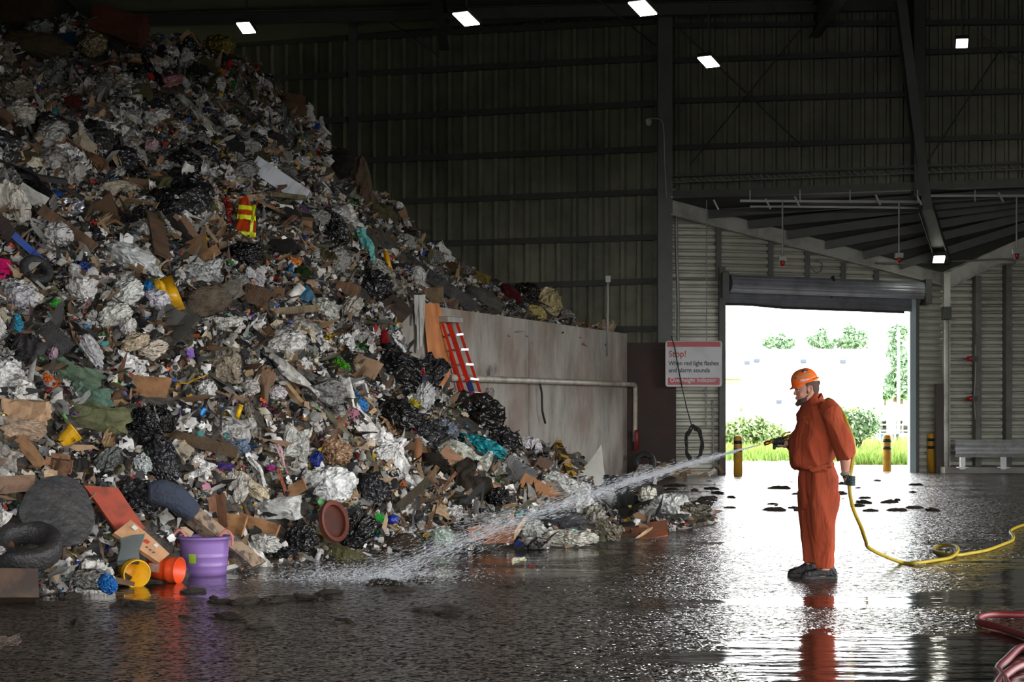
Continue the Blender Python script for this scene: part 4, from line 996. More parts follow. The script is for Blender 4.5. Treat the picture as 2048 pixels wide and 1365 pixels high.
# -- high bay lamps
lamp_e = mat('lamp diffuser', (1,1,.9), .3, emis=(1.0,1.0,.86), es=9.0)
for (px, py, Y_, yaw, sx_, lab, z_) in ((492,57,35.5,-.2,.42,'flat high bay lamp above the yellow sack on the heap',0),(932,39,31,-.5,.46,'flat high bay lamp over the middle of the back wall',0),(1285,18,28.5,-.55,.46,'largest flat high bay lamp left of the corner column',0),
        (1417,125,35.0,-.55,.44,'flat high bay lamp right of the corner column',0),(1924,88,36.2,-.2,.36,'flat high bay lamp at the upper right',0),(1878,520,41.4,-.15,.40,'lit oval lamp on the low corner rafter',1)):
    c = P(px,py,Y_)
    t = empty('high_bay_lamp', lab, 'lamp', c, 'high bay lamps')
    Mx = Matrix.Translation(c) @ Matrix.Rotation(yaw,4,'Z') @ Matrix.Rotation(-.30,4,'X')
    def bx(x,y,za,zb,sc=1): 
        q_ = MB(); q_.box(-x,-y,za,x,y,zb); q_.v = [tuple(Mx @ Vector(v_)) for v_ in q_.v]; return q_
    L1, L2 = sx_*.34, sx_*.5
    child(bx(L1,L2,.02,.10), 'housing', steel, t, bevel=.01); child(bx(L1-.015,L2-.015,-.0,.018), 'diffuser', lamp_e, t)
    m_ = MB(); m_.tube([Mx @ Vector((0,0,.09)), Mx @ Vector((0,0,.09))+Vector((0,0,.45 if z_ else ZC-c.z+.2))], .02, 6); child(m_, 'stem', steel, t)
# -- camera dome on the back wall
t = empty('security_camera', 'small white camera dome on the back wall beside the corner column', 'camera', P(1298,242,40.4))
m_ = MB(); c = P(1298,243,40.3); m_.lathe([(0,-.10),(.05,-.08),(.07,-.02),(.07,.05),(.0,.06)], 14, Matrix.Translation(c)); child(m_, 'dome', pm('camera white', (190,190,185), .4), t, smooth=True)
m_ = MB(); m_.box(c.x-.04,40.3,c.z+.02,c.x+.04,40.62,c.z+.07); child(m_, 'bracket', steel_l, t)
# -- pipe on the bunker wall
pipe_m = mat('white painted pipe', sg((190,180,165)), .5, dirt=.6, dscale=3, dirtcol=(.13,.11,.09))
cable('wall_pipe','long white pipe along the bunker wall, bending down at its end','pipe',[wallpt(x,1.98,.10) for x in (893,950,1058,1150,1250)]+[wallpt(1259,1.96,.10),wallpt(1261,1.85,.10),wallpt(1261,1.3,.10),wallpt(1261,.75,.10)],.055,pipe_m,5)
cable('vertical_pipe','thin grey upright pipe crossing the bunker top','pipe',[P(1216,558,37.6),P(1216,600,37.6),P(1214,713,37.6)],.022,conduit_m,2)
m_ = MB(); c = P(1216,560,37.6); m_.box(c.x-.05,37.55,c.z-.05,c.x+.05,37.65,c.z+.08); tag(m_.build('pipe_clamp', conduit_m), 'clamp on the tip of the thin upright pipe', 'clamp')
cable('dangling_hose','short black hose dangling from the pipe on the bunker wall','hose',[wallpt(1067,1.93,.12),wallpt(1070,1.75,.13),wallpt(1071,1.45,.13),wallpt(1076,1.22,.14)],.02,cblk,4)
t = empty('fire_extinguisher','small red valve box on the bunker pipe at floor level','valve',wallpt(1257,.9,.15)); m_ = MB(); m_.lathe([(0,.55),(.05,.56),(.055,.95),(.03,1.0),(0,1.01)], 12, Matrix.Translation(Vector((*wallpt(1257,0,.18).xy,0)))); child(m_, 'body', pm('dull red paint', (120,35,32), .5), t, smooth=True)
t.name = 'valve_box'
for k, (px, z_, lab) in enumerate(((975,2.12,'small plastic scrap caught on the pipe beside the ladder'),(970,1.75,'small plastic scrap stuck below the pipe beside the ladder'))):
    me = variant('f_scrap', g_film, M_clear, k); o = put(me, 'plastic_scrap', wallpt(px,z_,.13), frame(-dn, .4), (.26,.2,.2), sg((190,180,175))); tag(o, lab, 'plastic scrap')
# -- red step ladder leaning on the bunker
def lp(px, py, off): return P(px, py, BD(px)-off)
t = empty('step_ladder','red fibreglass step ladder leaning against the bunker wall','ladder',lp(925,790,.5))
lred = mat('red fibreglass', sg((200,42,24)), .4, dirt=.4, dscale=4, dirtcol=(.12,.03,.02)); alu = pm('aluminium', (190,195,200), .35, metal=.8)
rails = ((lp(884,645,.30),lp(929,788,.55)),(lp(913,644,.32),lp(964,795,.6)))
rear = ((lp(884,646,.14),lp(920,785,.2)),)
for a, b in rails:
    m_ = MB(); m_.bar(a, b, .045, .03, up=(0,1,0)); child(m_, 'side_rail', lred, t, bevel=.004)
for a, b in ((lp(897,646,.34),lp(945,792,.58)),):
    m_ = MB(); m_.bar(a, b, .075, .03, up=(0,1,0)); child(m_, 'side_rail', lred, t)
for a, b in rear:
    m_ = MB(); m_.bar(a, b, .05, .02, up=(0,1,0)); child(m_, 'rear_rail', lred, t)
m_ = MB(); m_.bar(lp(881,639,.22), lp(912,641,.24), .24, .09); child(m_, 'top_cap', pm('ladder cap', (150,148,140), .5, dirt=.4), t, bevel=.01)
a1, b1 = lp(900,646,.36), lp(947,792,.6); a2, b2 = rails[1]
for k in range(5):
    f_ = .16+.2*k; m_ = MB(); m_.bar(a1.lerp(b1,f_)+Vector((0,-.02,0)), a2.lerp(b2,f_)+Vector((0,-.02,0)), .09, .035); child(m_, 'step', alu, t)
    if k < 4:
        m_ = MB(); m_.bar(rear[0][0].lerp(rear[0][1],f_+.05), rails[0][0].lerp(rails[0][1],f_+.02), .03, .025); child(m_, 'rear_rung', alu, t)
m_ = MB(); m_.bar(lp(938,765,.63), lp(944,782,.64), .08, .032, up=(0,1,0)); child(m_, 'blue_label', pm('blue label', (40,60,120), .5), t)
# -- fabrics hanging over the bunker wall
def hang(name, label, cat, cols, mt, seed, off, nx=16, ny=30, fold=.05, rag=0):
    v = []
    for i in range(nx+1):
        u = i/nx
        for j in range(ny+1):
            w_ = j/ny; xl, xr, yt, yb = interp(cols, w_); px = xl+(xr-xl)*u; py = interp([(0,yt),(1,yb)], w_)[0]
            if rag and w_ > .8: py += rag*mnoise.noise(Vector((u*9, seed, 0)))*((w_-.8)*5)
            q_ = P(px, py, BD(px)-off-fold*(1+math.sin(u*13+2.5*mnoise.noise(Vector((u*2, w_*2, seed)))))); v.append(q_)
    f = [(i*(ny+1)+j,(i+1)*(ny+1)+j,(i+1)*(ny+1)+j+1,i*(ny+1)+j+1) for i in range(nx) for j in range(ny)]
    return tag(mesh(name, v, f, mt, smooth=True), label, cat)
hang('orange_cloth','long orange cloth hanging over the bunker corner','cloth',[(0,848,878,607,782),(.3,851,893,607,782),(.6,856,899,607,782),(.85,858,899,607,782),(1,872,902,607,782)],mat('orange cloth', sg((214,138,84)), .8, dirt=.5, dscale=2.5, dirtcol=(.24,.11,.05), bump=.4, bscale=5),3,.12)
for k, (xa, xb, yb, lab) in enumerate(((832,841,706,'longest white torn strip hanging over the bunker corner'),(838,849,694,'middle white torn strip beside the orange cloth'),(828,836,652,'short white torn strip hanging at the bunker end'))):
    hang('torn_strip',lab,'cloth',[(0,xa,xb+2,590,yb),(.5,xa+1,xb,590,yb),(1,xa+2,xb-3,590,yb)],mat('white torn cloth', sg((190,188,180)), .8, dirt=.5, dscale=4, dirtcol=(.2,.19,.17)),11+k,.14+.05*k,6,22,.03,14)
LAND += [(872,690,'long orange cloth'), (925,715,'red step ladder')]; FEET.append((872,690,26,95,0))
# -- purple tub
def tub(c, Rt, Rb, H_, t=.012, ribs=(.55,.28)):
    pr = [(0,.0),(Rb,0)]
    for k in range(1,9):
        z = k/8; r = Rb+(Rt-Rb)*z; pr.append((r, z*H_))
        if any(abs(z-q_) < .06 for q_ in ribs): pr.append((r+.008, z*H_+.01)); pr.append((r+.001, z*H_+.02))
    pr += [(Rt+.025,H_),(Rt+.028,H_+.015),(Rt+.005,H_+.03),(Rt-t,H_+.01),(Rb-t,t),(0,t)]
    return pr
g0 = G(402,1154); g0.y += .2; s_ = g0.y/F
pur = mat('purple plastic', sg((140,108,172)), .35, dirt=.35, dscale=3, dirtcol=(.18,.12,.22))
t = empty('purple_tub','purple muck tub with rope handles standing at the foot of the heap','tub',g0)
Rt = 50*s_; Rb = 43*s_; H_ = 72*s_
m_ = MB(); m_.lathe(tub(g0,Rt,Rb,H_), 48, Matrix.Translation(g0)); child(m_, 'tub_body', pur, t, smooth=True)
rope = pm('pink rope', (205,120,120), .8)
for sgn, ang_ in ((1,-.45),(-1,-1.1)):
    c = g0+Vector((math.cos(ang_)*Rt*sgn*1.0, math.sin(ang_)*Rt*.9 if sgn > 0 else -Rt*.2, H_)); 
    c = g0+Vector((sgn*Rt*.93, -Rt*.36, H_))
    m_ = MB(); m_.tube(catmull([c+Vector((-.05,0,-.06)),c+Vector((-.055,-.02,.03)),c+Vector((0,-.02,.085)),c+Vector((.055,-.02,.03)),c+Vector((.05,0,-.06))], 5), .011, 8); child(m_, 'rope_handle', rope, t, smooth=True)
v = []; 
for k in range(7):
    for z in (.36,.62):
        a_ = -math.pi/2-.52+k*.055; r = Rb+(Rt-Rb)*z+.012; v.append(g0+Vector((r*math.cos(a_), r*math.sin(a_), H_*z)))
m_ = MB(); m_.add(v, [(2*k,2*k+2,2*k+3,2*k+1) for k in range(6)]); lbl = child(m_, 'label_sticker', pm('lime label', (165,195,60), .5), t)
v = []
for k in range(5):
    a0_ = k/4*math.pi*2
m_ = MB(); a_ = -math.pi/2-.42; r = Rb+(Rt-Rb)*.52+.016; cc = g0+Vector((r*math.cos(a_), r*math.sin(a_), H_*.53))
m_.lathe([(0,0),(.022,.001),(.022,.003),(0,.003)], 14, Matrix.Translation(cc) @ Matrix.Rotation(math.pi/2,4,'X')); o_ = m_.build('label_emblem', pm('label pale', (225,230,190), .5), lbl); o_.matrix_parent_inverse = Matrix.Translation(t.location).inverted()
LAND.append((402,1115,'purple tub')); FEET.append((402,1118,56,46,0))
# -- pails lying on their side in front of the heap
def pail(name, label, px, py, wpx, yaw, tilt, color, mt, inner=None):
    g0 = G(px, py+wpx*.42); s_ = g0.y/F; L_ = wpx*s_
    t = empty(name, label, 'bucket', g0)
    Mx = Matrix.Translation(g0+Vector((0,0,L_*.40))) @ Matrix.Rotation(yaw,4,'Z') @ Matrix.Rotation(math.pi/2+tilt,4,'X') @ Matrix.Translation((0,0,-L_*.5))
    m_ = MB(); m_.lathe([(0,0),(L_*.33,0),(L_*.36,L_*.5),(L_*.37,L_*.66),(L_*.40,L_*.67),(L_*.38,L_*.72),(L_*.405,L_*.80),(L_*.385,L_*.84),(L_*.40,L_*.98),(L_*.41,L_),(L_*.37,L_),(L_*.32,.02),(0,.02)], 36, Mx)
    child(m_, 'pail_body', mt, t, smooth=True); return t, Mx, L_
py_ = mat('yellow plastic pail', sg((225,170,25)), .4, dirt=.5, dscale=4, dirtcol=(.2,.12,.03)); po_ = mat('orange plastic pail', sg((225,75,30)), .4, dirt=.4, dscale=4, dirtcol=(.25,.1,.05))
pail('yellow_pail','yellow pail lying on its side, mouth towards the floor edge',262,1142,70,.55,.08,None,py_)
t, Mx, L_ = pail('orange_pail','orange pail lying beside the purple tub',330,1138,66,1.25,.05,None,po_)
v = []
for k in range(9):
    for z in (.12,.50):
        a_ = 2.6+k*.09; r = L_*.37; v.append(Mx @ Vector((r*math.cos(a_), r*math.sin(a_), L_*z)))
m_ = MB(); m_.add(v, [(2*k,2*k+2,2*k+3,2*k+1) for k in range(8)]); child(m_, 'pail_label', mat('pale torn label', sg((170,150,140)), .7, dirt=.8, dscale=14, dirtcol=(.45,.07,.03)), t)
LAND += [(268,1145,'yellow pail'), (330,1145,'orange pail')]; FEET += [(268,1140,44,52,0),(330,1140,48,50,0)]
# -- quads facing the viewer, real thickness: boards and opened boxes leaning on the slope
def slab(name, label, cat, corners, thick, mt, color=None, off=.25, bend=0, short=None, n_=8, jag=0, seed=1, rnd=0):
    c = [on_heap(x, min(y, interp(FOOT, x)[0]-1)) for x, y in corners]; Y0 = sum(p.y for p in c)/len(c)-off
    dy = [(p.y-off-Y0)*.55+Y0 for p in c]
    Q = [P(x, y, d_) for (x, y), d_ in zip(corners, dy)]
    nrm = (Q[1]-Q[0]).cross(Q[3]-Q[0]).normalized()
    if nrm.y > 0: nrm = -nrm
    v = []; 
    for i in range(n_+1):
        for j in range(n_+1):
            u, w_ = i/n_, j/n_
            if rnd: a_, b_ = 2*u-1, 2*w_-1; u, w_ = .5+.5*a_*math.sqrt(1-b_*b_/2), .5+.5*b_*math.sqrt(1-a_*a_/2)
            p = (Q[0].lerp(Q[1], u)).lerp(Q[3].lerp(Q[2], u), w_)
            if jag and (i in (0,n_) or j in (0,n_)): p = p+(Q[1]-Q[0])*.5*jag*mnoise.noise(p*7+Vector((seed,0,0)))+(Q[3]-Q[0])*.5*jag*mnoise.noise(p*7+Vector((0,seed,3)))
            p = p+nrm*(bend*math.sin(math.pi*u)*(Q[1]-Q[0]).length+.012*mnoise.noise(p*3)); v.append(p)
    R = n_+1; K = R*R; v += [p-nrm*thick for p in v]
    f = [(i*R+j,(i+1)*R+j,(i+1)*R+j+1,i*R+j+1) for i in range(n_) for j in range(n_)]
    f += [tuple(K+a for a in reversed(q_)) for q_ in f]
    for i in range(n_):
        f += [(i*R,K+i*R,K+(i+1)*R,(i+1)*R), (i*R+n_,(i+1)*R+n_,K+(i+1)*R+n_,K+i*R+n_), (i,i+1,K+i+1,K+i), (n_*R+i,K+n_*R+i,K+n_*R+i+1,n_*R+i+1)]
    o = mesh(name, v, f, mt); 
    if color: o.color = (*color, 1)
    tag(o, label, cat); xs = [a for a, b in corners]; ys = [b for a, b in corners]; cx, cy = sum(xs)/4, sum(ys)/4
    FEET.append((cx, cy, (max(xs)-min(xs))*.42, (max(ys)-min(ys))*.42, 0))
    if short: LAND.append((cx, cy, short))
    return o, Q, nrm
slab('red_board','rust red board leaning on the slope above the marked carton','board',[(168,972),(236,976),(292,1058),(235,1062)],.03,mat('rust red board', sg((165,70,48)), .7, dirt=.6, dscale=5, dirtcol=(.06,.03,.02)),off=.3,short='rust red board')
o, Q, nr_ = slab('flattened_carton','brown carton with printed marks lying between red board and purple tub','box',[(262,1040),(340,1108),(318,1126),(228,1066)],.05,M_card,sg((182,138,100)),off=.42,short='marked carton')
def onquad(Q, u, w_, nr, e=.012): return Q[0].lerp(Q[1], u).lerp(Q[3].lerp(Q[2], u), w_)+nr*e
for k, (u0,w0,u1,w1,mt_) in enumerate(((.12,.12,.22,.32,'label white'),(.66,.12,.74,.34,'label white'),(.48,.30,.58,.5,'print red'),(.60,.62,.64,.72,'print dark'),(.68,.62,.72,.72,'print dark'),(.76,.62,.80,.72,'print dark'),(.30,.66,.35,.74,'print dark'))):
    m_ = MB(); m_.add([onquad(Q,u0,w0,nr_),onquad(Q,u1,w0,nr_),onquad(Q,u1,w1,nr_),onquad(Q,u0,w1,nr_)],[(0,1,2,3)]); m_.build('printed_mark', {'label white': pm('label white',(200,195,190)), 'print red': pm('print red',(170,50,35)), 'print dark': pm('print dark',(95,65,45))}[mt_], o)
slab('rubber_disc','big black rubber disc, ragged edge, at the lower left','rubber disc',[(42,952),(186,962),(190,1104),(40,1090)],.03,mat('black rubber sheet', (.022,.021,.021), .6, dirt=.5, dscale=4, dirtcol=(.05,.045,.04), bump=.4, bscale=12),off=.5,n_=20,jag=.09,bend=.08,rnd=1,short='big black rubber disc')
slab('rubber_flap','grey torn rubber flap above the yellow pail','rubber flap',[(240,1078),(288,1068),(276,1128),(236,1126)],.02,mat('grey rubber flap', sg((74,82,82)), .6, dirt=.4),off=.35,n_=14,jag=.3,bend=.05)
slab('striped_mattress','long stained striped mattress sliding down behind the purple tub','mattress',[(352,1004),(380,1000),(532,1124),(506,1134)],.16,mat('stained ticking', sg((150,128,104)), .9, dirt=.9, dscale=7, dirtcol=(.07,.055,.05), bump=.3, bscale=10, thr=(.48,.56)),off=.5,n_=16,short='striped mattress')
o, Q, n__ = slab('foam_board','white curled foam board standing by the bunker end','board',[(1138,922),(1203,889),(1210,958),(1170,966)],.03,pm('white foam board', (226,224,214), .6, dirt=.15, dscale=3),off=2.2,bend=-.14,n_=14,short='white foam board')
o.name = 'curled_board'
slab('level_box','yellow and black boxed spirit level leaning by the white foam board','box',[(1110,882),(1122,880),(1158,962),(1142,964)],.12,mat('yellow black print', sg((222,175,40)), .5, dirt=1, dscale=3.2, dirtcol=(.02,.018,.015), thr=(.50,.53)),off=1.6)
slab('timber_box','long wet timber box at the right tip of the heap','timber',[(1216,1060),(1334,1040),(1336,1070),(1222,1094)],.25,mat('wet red timber', sg((138,80,50)), .4, dirt=.5, dscale=3, dirtcol=(.04,.025,.02)),off=.5,short='long timber box')
slab('timber_block','dark wet timber block at the lower left edge','timber',[(-40,1136),(76,1138),(78,1196),(-40,1196)],.3,mat('dark wet timber', sg((52,40,32)), .5, dirt=.8, dscale=5, dirtcol=(.09,.05,.03)),off=.45,short='dark timber block')
slab('plastic_tray','white plastic tray edge beside the purple tub','tray',[(450,1134),(492,1122),(494,1130),(452,1142)],.1,pm('white tray plastic', (215,215,212), .4, dirt=.2),off=.25)
slab('yellow_card','yellow printed sheet behind the white tray','packet',[(450,1112),(474,1108),(482,1126),(452,1132)],.01,pm('yellow sheet', (228,200,30), .5, dirt=.2),off=.15)
slab('pink_crate','pink perforated crate at the left edge, mid height','crate',[(-20,512),(20,520),(26,540),(-12,566)],.06,mat('pink plastic', sg((225,30,110)), .4, dirt=1, dscale=26, dirtcol=(.25,.01,.08), thr=(.56,.60)),off=.3,n_=8,short='pink crate')
# -- jeans leg, tyres, wheel rim, blue bag
def limb(name, label, cat, pts, radii, mt, color=None, foot=None, wr=.12):
    v = []; n_ = 20; C_ = catmull(pts, 8); rs = np.interp(np.linspace(0,1,len(C_)), np.linspace(0,1,len(radii)), radii)
    m_ = MB(); m_.tube(C_, list(rs), n_)
    o = m_.build(name, mt, smooth=True)
    for q_ in o.data.vertices:
        nn_ = mnoise.noise(q_.co*6)*.5+(rid(q_.co*5)-.5)*.6
        cc_ = min(C_, key=lambda c: (c-q_.co).length_squared); q_.co = cc_+(q_.co-cc_)*(1+wr*nn_)
    if color: o.color = (*color,1)
    return tag(o, label, cat)
hp = lambda x, y, off=.25: on_heap(x, y)-Vector((0,off,-off*.3))
limb('jeans_leg','dark blue jeans leg draped over the striped mattress top','clothes',[hp(318,1012,.5),hp(345,1018,.6),hp(375,1030,.65),hp(405,1056,.6)],[.10,.12,.12,.10],mat('dark denim', sg((56,64,80)), .95, dirt=.5, dscale=4, dirtcol=(.02,.02,.02), bump=.4, bscale=40))
LAND.append((360,1035,'dark jeans leg')); FEET.append((362,1034,52,26,-.4))
def tyre_at(label, px, py, wpx, M3, short=None, squash=1, off=.25, loc=None, name='tyre'):
    p = loc or hp(px, py, off); s_ = wpx*p.y/F
    me = variant('f_tyre', g_tyre, M_rubber, 0); o = put(me, name, p, M3, (s_,s_,s_*squash), (.018,.018,.019)); tag(o, label, 'tyre')
    FEET.append((px, py, wpx*.5, wpx*.22, 0))
    if short: LAND.append((px, py, short))
tyre_at('black tyre lying flat under the big rubber disc', 72, 1112, 150, frame((.1,-.45,.9), 0), 'flat black tyre', off=.35, squash=1.1)
tyre_at('old tyre standing at the end of the bunker wall', 0, 0, 48, frame((-.3,-.9,.3), 0), loc=Vector((*P(1289,0,38.9).xy, .32)))
tyre_at('dusty tyre half buried above the green mats', 82, 556, 70, frame((.5,-.6,.5), 0), off=.2)
p = hp(676,1064,.45); t_ = MB(); s_ = p.y/F
t = empty('wheel_rim','brown rusty wheel rim leaning at the foot of the heap','wheel rim',p)
Mx = Matrix.Translation(p) @ frame((.45,-.85,.2), .2).to_4x4() @ Matrix.Diagonal((.8,1.15,1,1))
m_ = MB(); r = 36*s_; m_.lathe([(r*.80,-.03),(r,-.05),(r*1.04,-.02),(r*.95,0),(r*1.04,.02),(r,.05),(r*.80,.03),(r*.80,-.03)], 40, Mx); child(m_, 'rim_ring', mat('rusty brown rim', sg((112,56,40)), .6, dirt=.6, dscale=8, dirtcol=(.05,.03,.02)), t)
LAND.append((676,1064,'brown wheel rim')); FEET.append((676,1060,40,42,0))
feat('looseb','blue_bag','plastic bag','bright blue crumpled bag lying on the wet floor at the lower left',232,1190,44,34,-50,sg((20,110,190)),None,.3,.5,on=G(232,1204)+Vector((0,0,.10)))
feat('looseb','plastic_bag','plastic bag','grey shredded bag below the yellow pail',205,1170,84,38,0,sg((120,118,112)),None,.3,on=G(200,1188)+Vector((0,0,.08)))
feat('looseb','plastic_bag','plastic bag','small pale bag between the dark timber block and the tyre',28,1140,56,20,0,sg((165,160,158)),None,.2,on=hp(28,1128,.4))
# -- debris at the end of the bunker
def at_floor(gen, name, cat, lab, px, py, wpx, hpx, ang, col, mt=None, face=.3):
    g0 = G(px, py); feat(gen, name, cat, lab, px, py, wpx, hpx, ang, col, None, face, .2, on=g0+Vector((0,0,hpx*.45*g0.y/F)), mt=mt)
at_floor('carton','cardboard_box','box','open cardboard box beside the old tyre behind the spray',1335,938,52,34,8,sg((170,125,92)))
at_floor('film','plastic_sheet','plastic sheet','beige sack sheet on the floor behind the spray',1345,960,66,26,-10,sg((165,145,118)))
at_floor('looseb','plastic_bag','plastic bag','small clear bag below the old tyre',1290,958,36,22,0,sg((190,185,185)))
at_floor('stick','stick','stick','twisted dark metal stem beside the old tyre',1312,905,34,8,70,sg((70,60,52)))
for k, (px, py, c_) in enumerate(((1385,958,(190,170,150)),(1405,962,(160,130,105)),(1422,956,(205,195,185)),(1268,966,(200,195,190)),(1310,972,(205,200,200)),(1368,966,(120,100,85)),(1440,950,(150,130,110)))):
    at_floor('paper','paper_scrap','paper',['small tan scrap','small brown scrap','small pale scrap','small white scrap','white crumpled scrap','small dark scrap','little beige scrap'][k]+' on the floor behind the spray, '+['below the cable coil','right of the cable coil','near the left jamb','at the bunker end','below the beige sack sheet','left of the cable coil','beside the left bollard'][k],px,py,18,8,k*20,sg(c_))
# -- safety vest bands on the orange vest
for o in list(COL.objects):
    if o.name == 'safety_vest':
        mm = pm('yellow reflective band', (225,235,30), .4); me0 = o.data
        for band in ((.12,.20,0),(.55,.63,0),(.80,.88,0),(.78,.88,1)):
            vs = []; idx = {}; fs = []
            for pf in me0.polygons:
                us = [me0.vertices[i].co for i in pf.vertices]; cu = sum((u.x for u in us))/4+.5 if band[2] else sum((u.y for u in us))/4/.75+.5
                if band[0]-.04 < cu < band[1]+.0:
                    q_ = []
                    for i in pf.vertices:
                        if i not in idx: idx[i] = len(vs); vs.append(me0.vertices[i].co+Vector((0,0,.02)))
                        q_.append(idx[i])
                    fs.append(q_)
            if fs:
                me = bpy.data.meshes.new('reflective_band'); me.from_pydata([tuple(v_) for v_ in vs], [], fs); me.materials.append(mm)
                c_ = bpy.data.objects.new('reflective_band', me); link(c_, o)
# -- mud and crumbs on the floor
mud = mat('wet mud', sg((78,66,54)), .45, dirt=.5, dscale=20, dirtcol=(.02,.017,.014), bump=.6, bscale=50)
r_ = random.Random(5)
for k in range(90):
    if k >= 46: px, py = (r_.uniform(1060,1900), r_.uniform(962,1024)) if k < 74 else (r_.uniform(20,1000), r_.uniform(1180,1262))
    elif k < 12: px, py = r_.uniform(60,700), r_.uniform(1196,1250)
    elif k < 20: px, py = r_.uniform(700,1100), r_.uniform(1140,1180)
    elif k < 34: px, py = r_.uniform(1400,1800), r_.uniform(975,1024)
    else: px, py = r_.uniform(1050,1560), r_.uniform(962,1010)
    g0 = G(px, py); W_ = r_.uniform(.08,.34) if py > 1100 else r_.uniform(.08,.42)
    me = variant('mud', lambda s: g_bag(s, (.5,.42,.5), tie=False, fold=1.6), mud, k % 5)
    o = put(me, 'mud_clump', g0, Matrix.Rotation(r_.random()*6,3,'Z'), (W_,W_*r_.uniform(.3,.7),W_*.26), (1,1,1))
    zone = 'along the foot of the heap' if (k < 12 or k >= 74) else 'where the water jet lands' if k < 20 else 'on the bright floor before the doorway'
    tag(o, f"{'small' if W_ < .16 else 'wide' if W_ > .28 else 'middling'} dark mud clump {zone}", 'mud', 'mud clumps on the floor')
for px, py, c_, lab, w_ in ((1048,1180,(215,205,175),'cream torn scrap alone on the wet floor',28),(1075,1192,(150,40,35),'tiny red scrap on the wet floor right of the cream one',14),(30,1352,(95,80,70),'brown scrap on the floor at the lower left corner',70),(690,1262,(110,190,60),'tiny green scrap on the floor below the spray',5)):
    at_floor('paper','paper_scrap','paper',lab,px,py,w_,w_*.35,10,sg(c_),face=.9)
# ================================================================ countable rubbish all over the heap
def covered(x, y, m=1.0, pad=0):
    for a, b, hw, hh, g in FEET:
        dx, dy = x-a, -(y-b)
        if abs(dx) > 130 or abs(dy) > 130: continue
        u = dx*math.cos(g)+dy*math.sin(g); v = -dx*math.sin(g)+dy*math.cos(g)
        if (u/(hw+pad))**2+(v/(hh+pad))**2 < m: return True
    return False
def sample_points(n, seed, fn=front_pt, x0=-40, x1=1425, clear=1.0, pad=0):
    r_ = random.Random(seed); out = []
    while len(out) < n:
        px = r_.uniform(x0, x1); s = r_.random()
        p = fn(px, s); q = proj(p)
        # even over the slope's own area: weight by depth and by the slope's length at this column
        L_ = (fn(px, 1)-fn(px, 0)).length
        if r_.random() > (L_/17)*(p.y/32)*1.0+.03: continue
        if fn is front_pt and q[0] > 1120 and r_.random() < .75: continue
        if fn is front_pt and q[0] > 780 and pad and r_.random() < (.6 if q[0] > 980 and q[1] > 880 else .35): continue
        if r_.random() < .96 and covered(q[0], q[1], clear, pad*F/p.y): continue
        out.append((px, s, p, q))
    return out
GREYS = [C(205,200,192), C(185,182,175), C(160,156,148), C(220,216,210), C(140,136,128)]
PAL = {
 'white': [C(236,232,226), C(222,218,210), C(240,238,234)], 'grey': [C(150,148,142), C(125,124,120), C(168,165,158)],
 'black': [(.012,.012,.013), (.02,.02,.022), (.03,.029,.03)], 'brown': [C(120,90,64), C(98,74,54), C(140,108,78)],
 'tan': [C(170,140,105), C(185,155,120), C(158,126,92)], 'cream': [C(212,200,176), C(200,185,160)],
 'blue': [C(30,95,180), C(40,130,200), C(20,60,150)], 'red': [C(190,35,30), C(165,25,35), C(210,60,50)], 'orange': [C(225,105,35)],
 'yellow': [C(225,185,40), C(205,170,60)], 'green': [C(50,150,60), C(90,140,70)], 'teal': [C(40,150,150), C(90,180,175)],
 'pink': [C(210,140,160), C(220,60,140)], 'purple': [C(110,70,160)], 'silver': [C(190,190,192)], 'olive': [C(95,92,60), C(80,76,52)]}
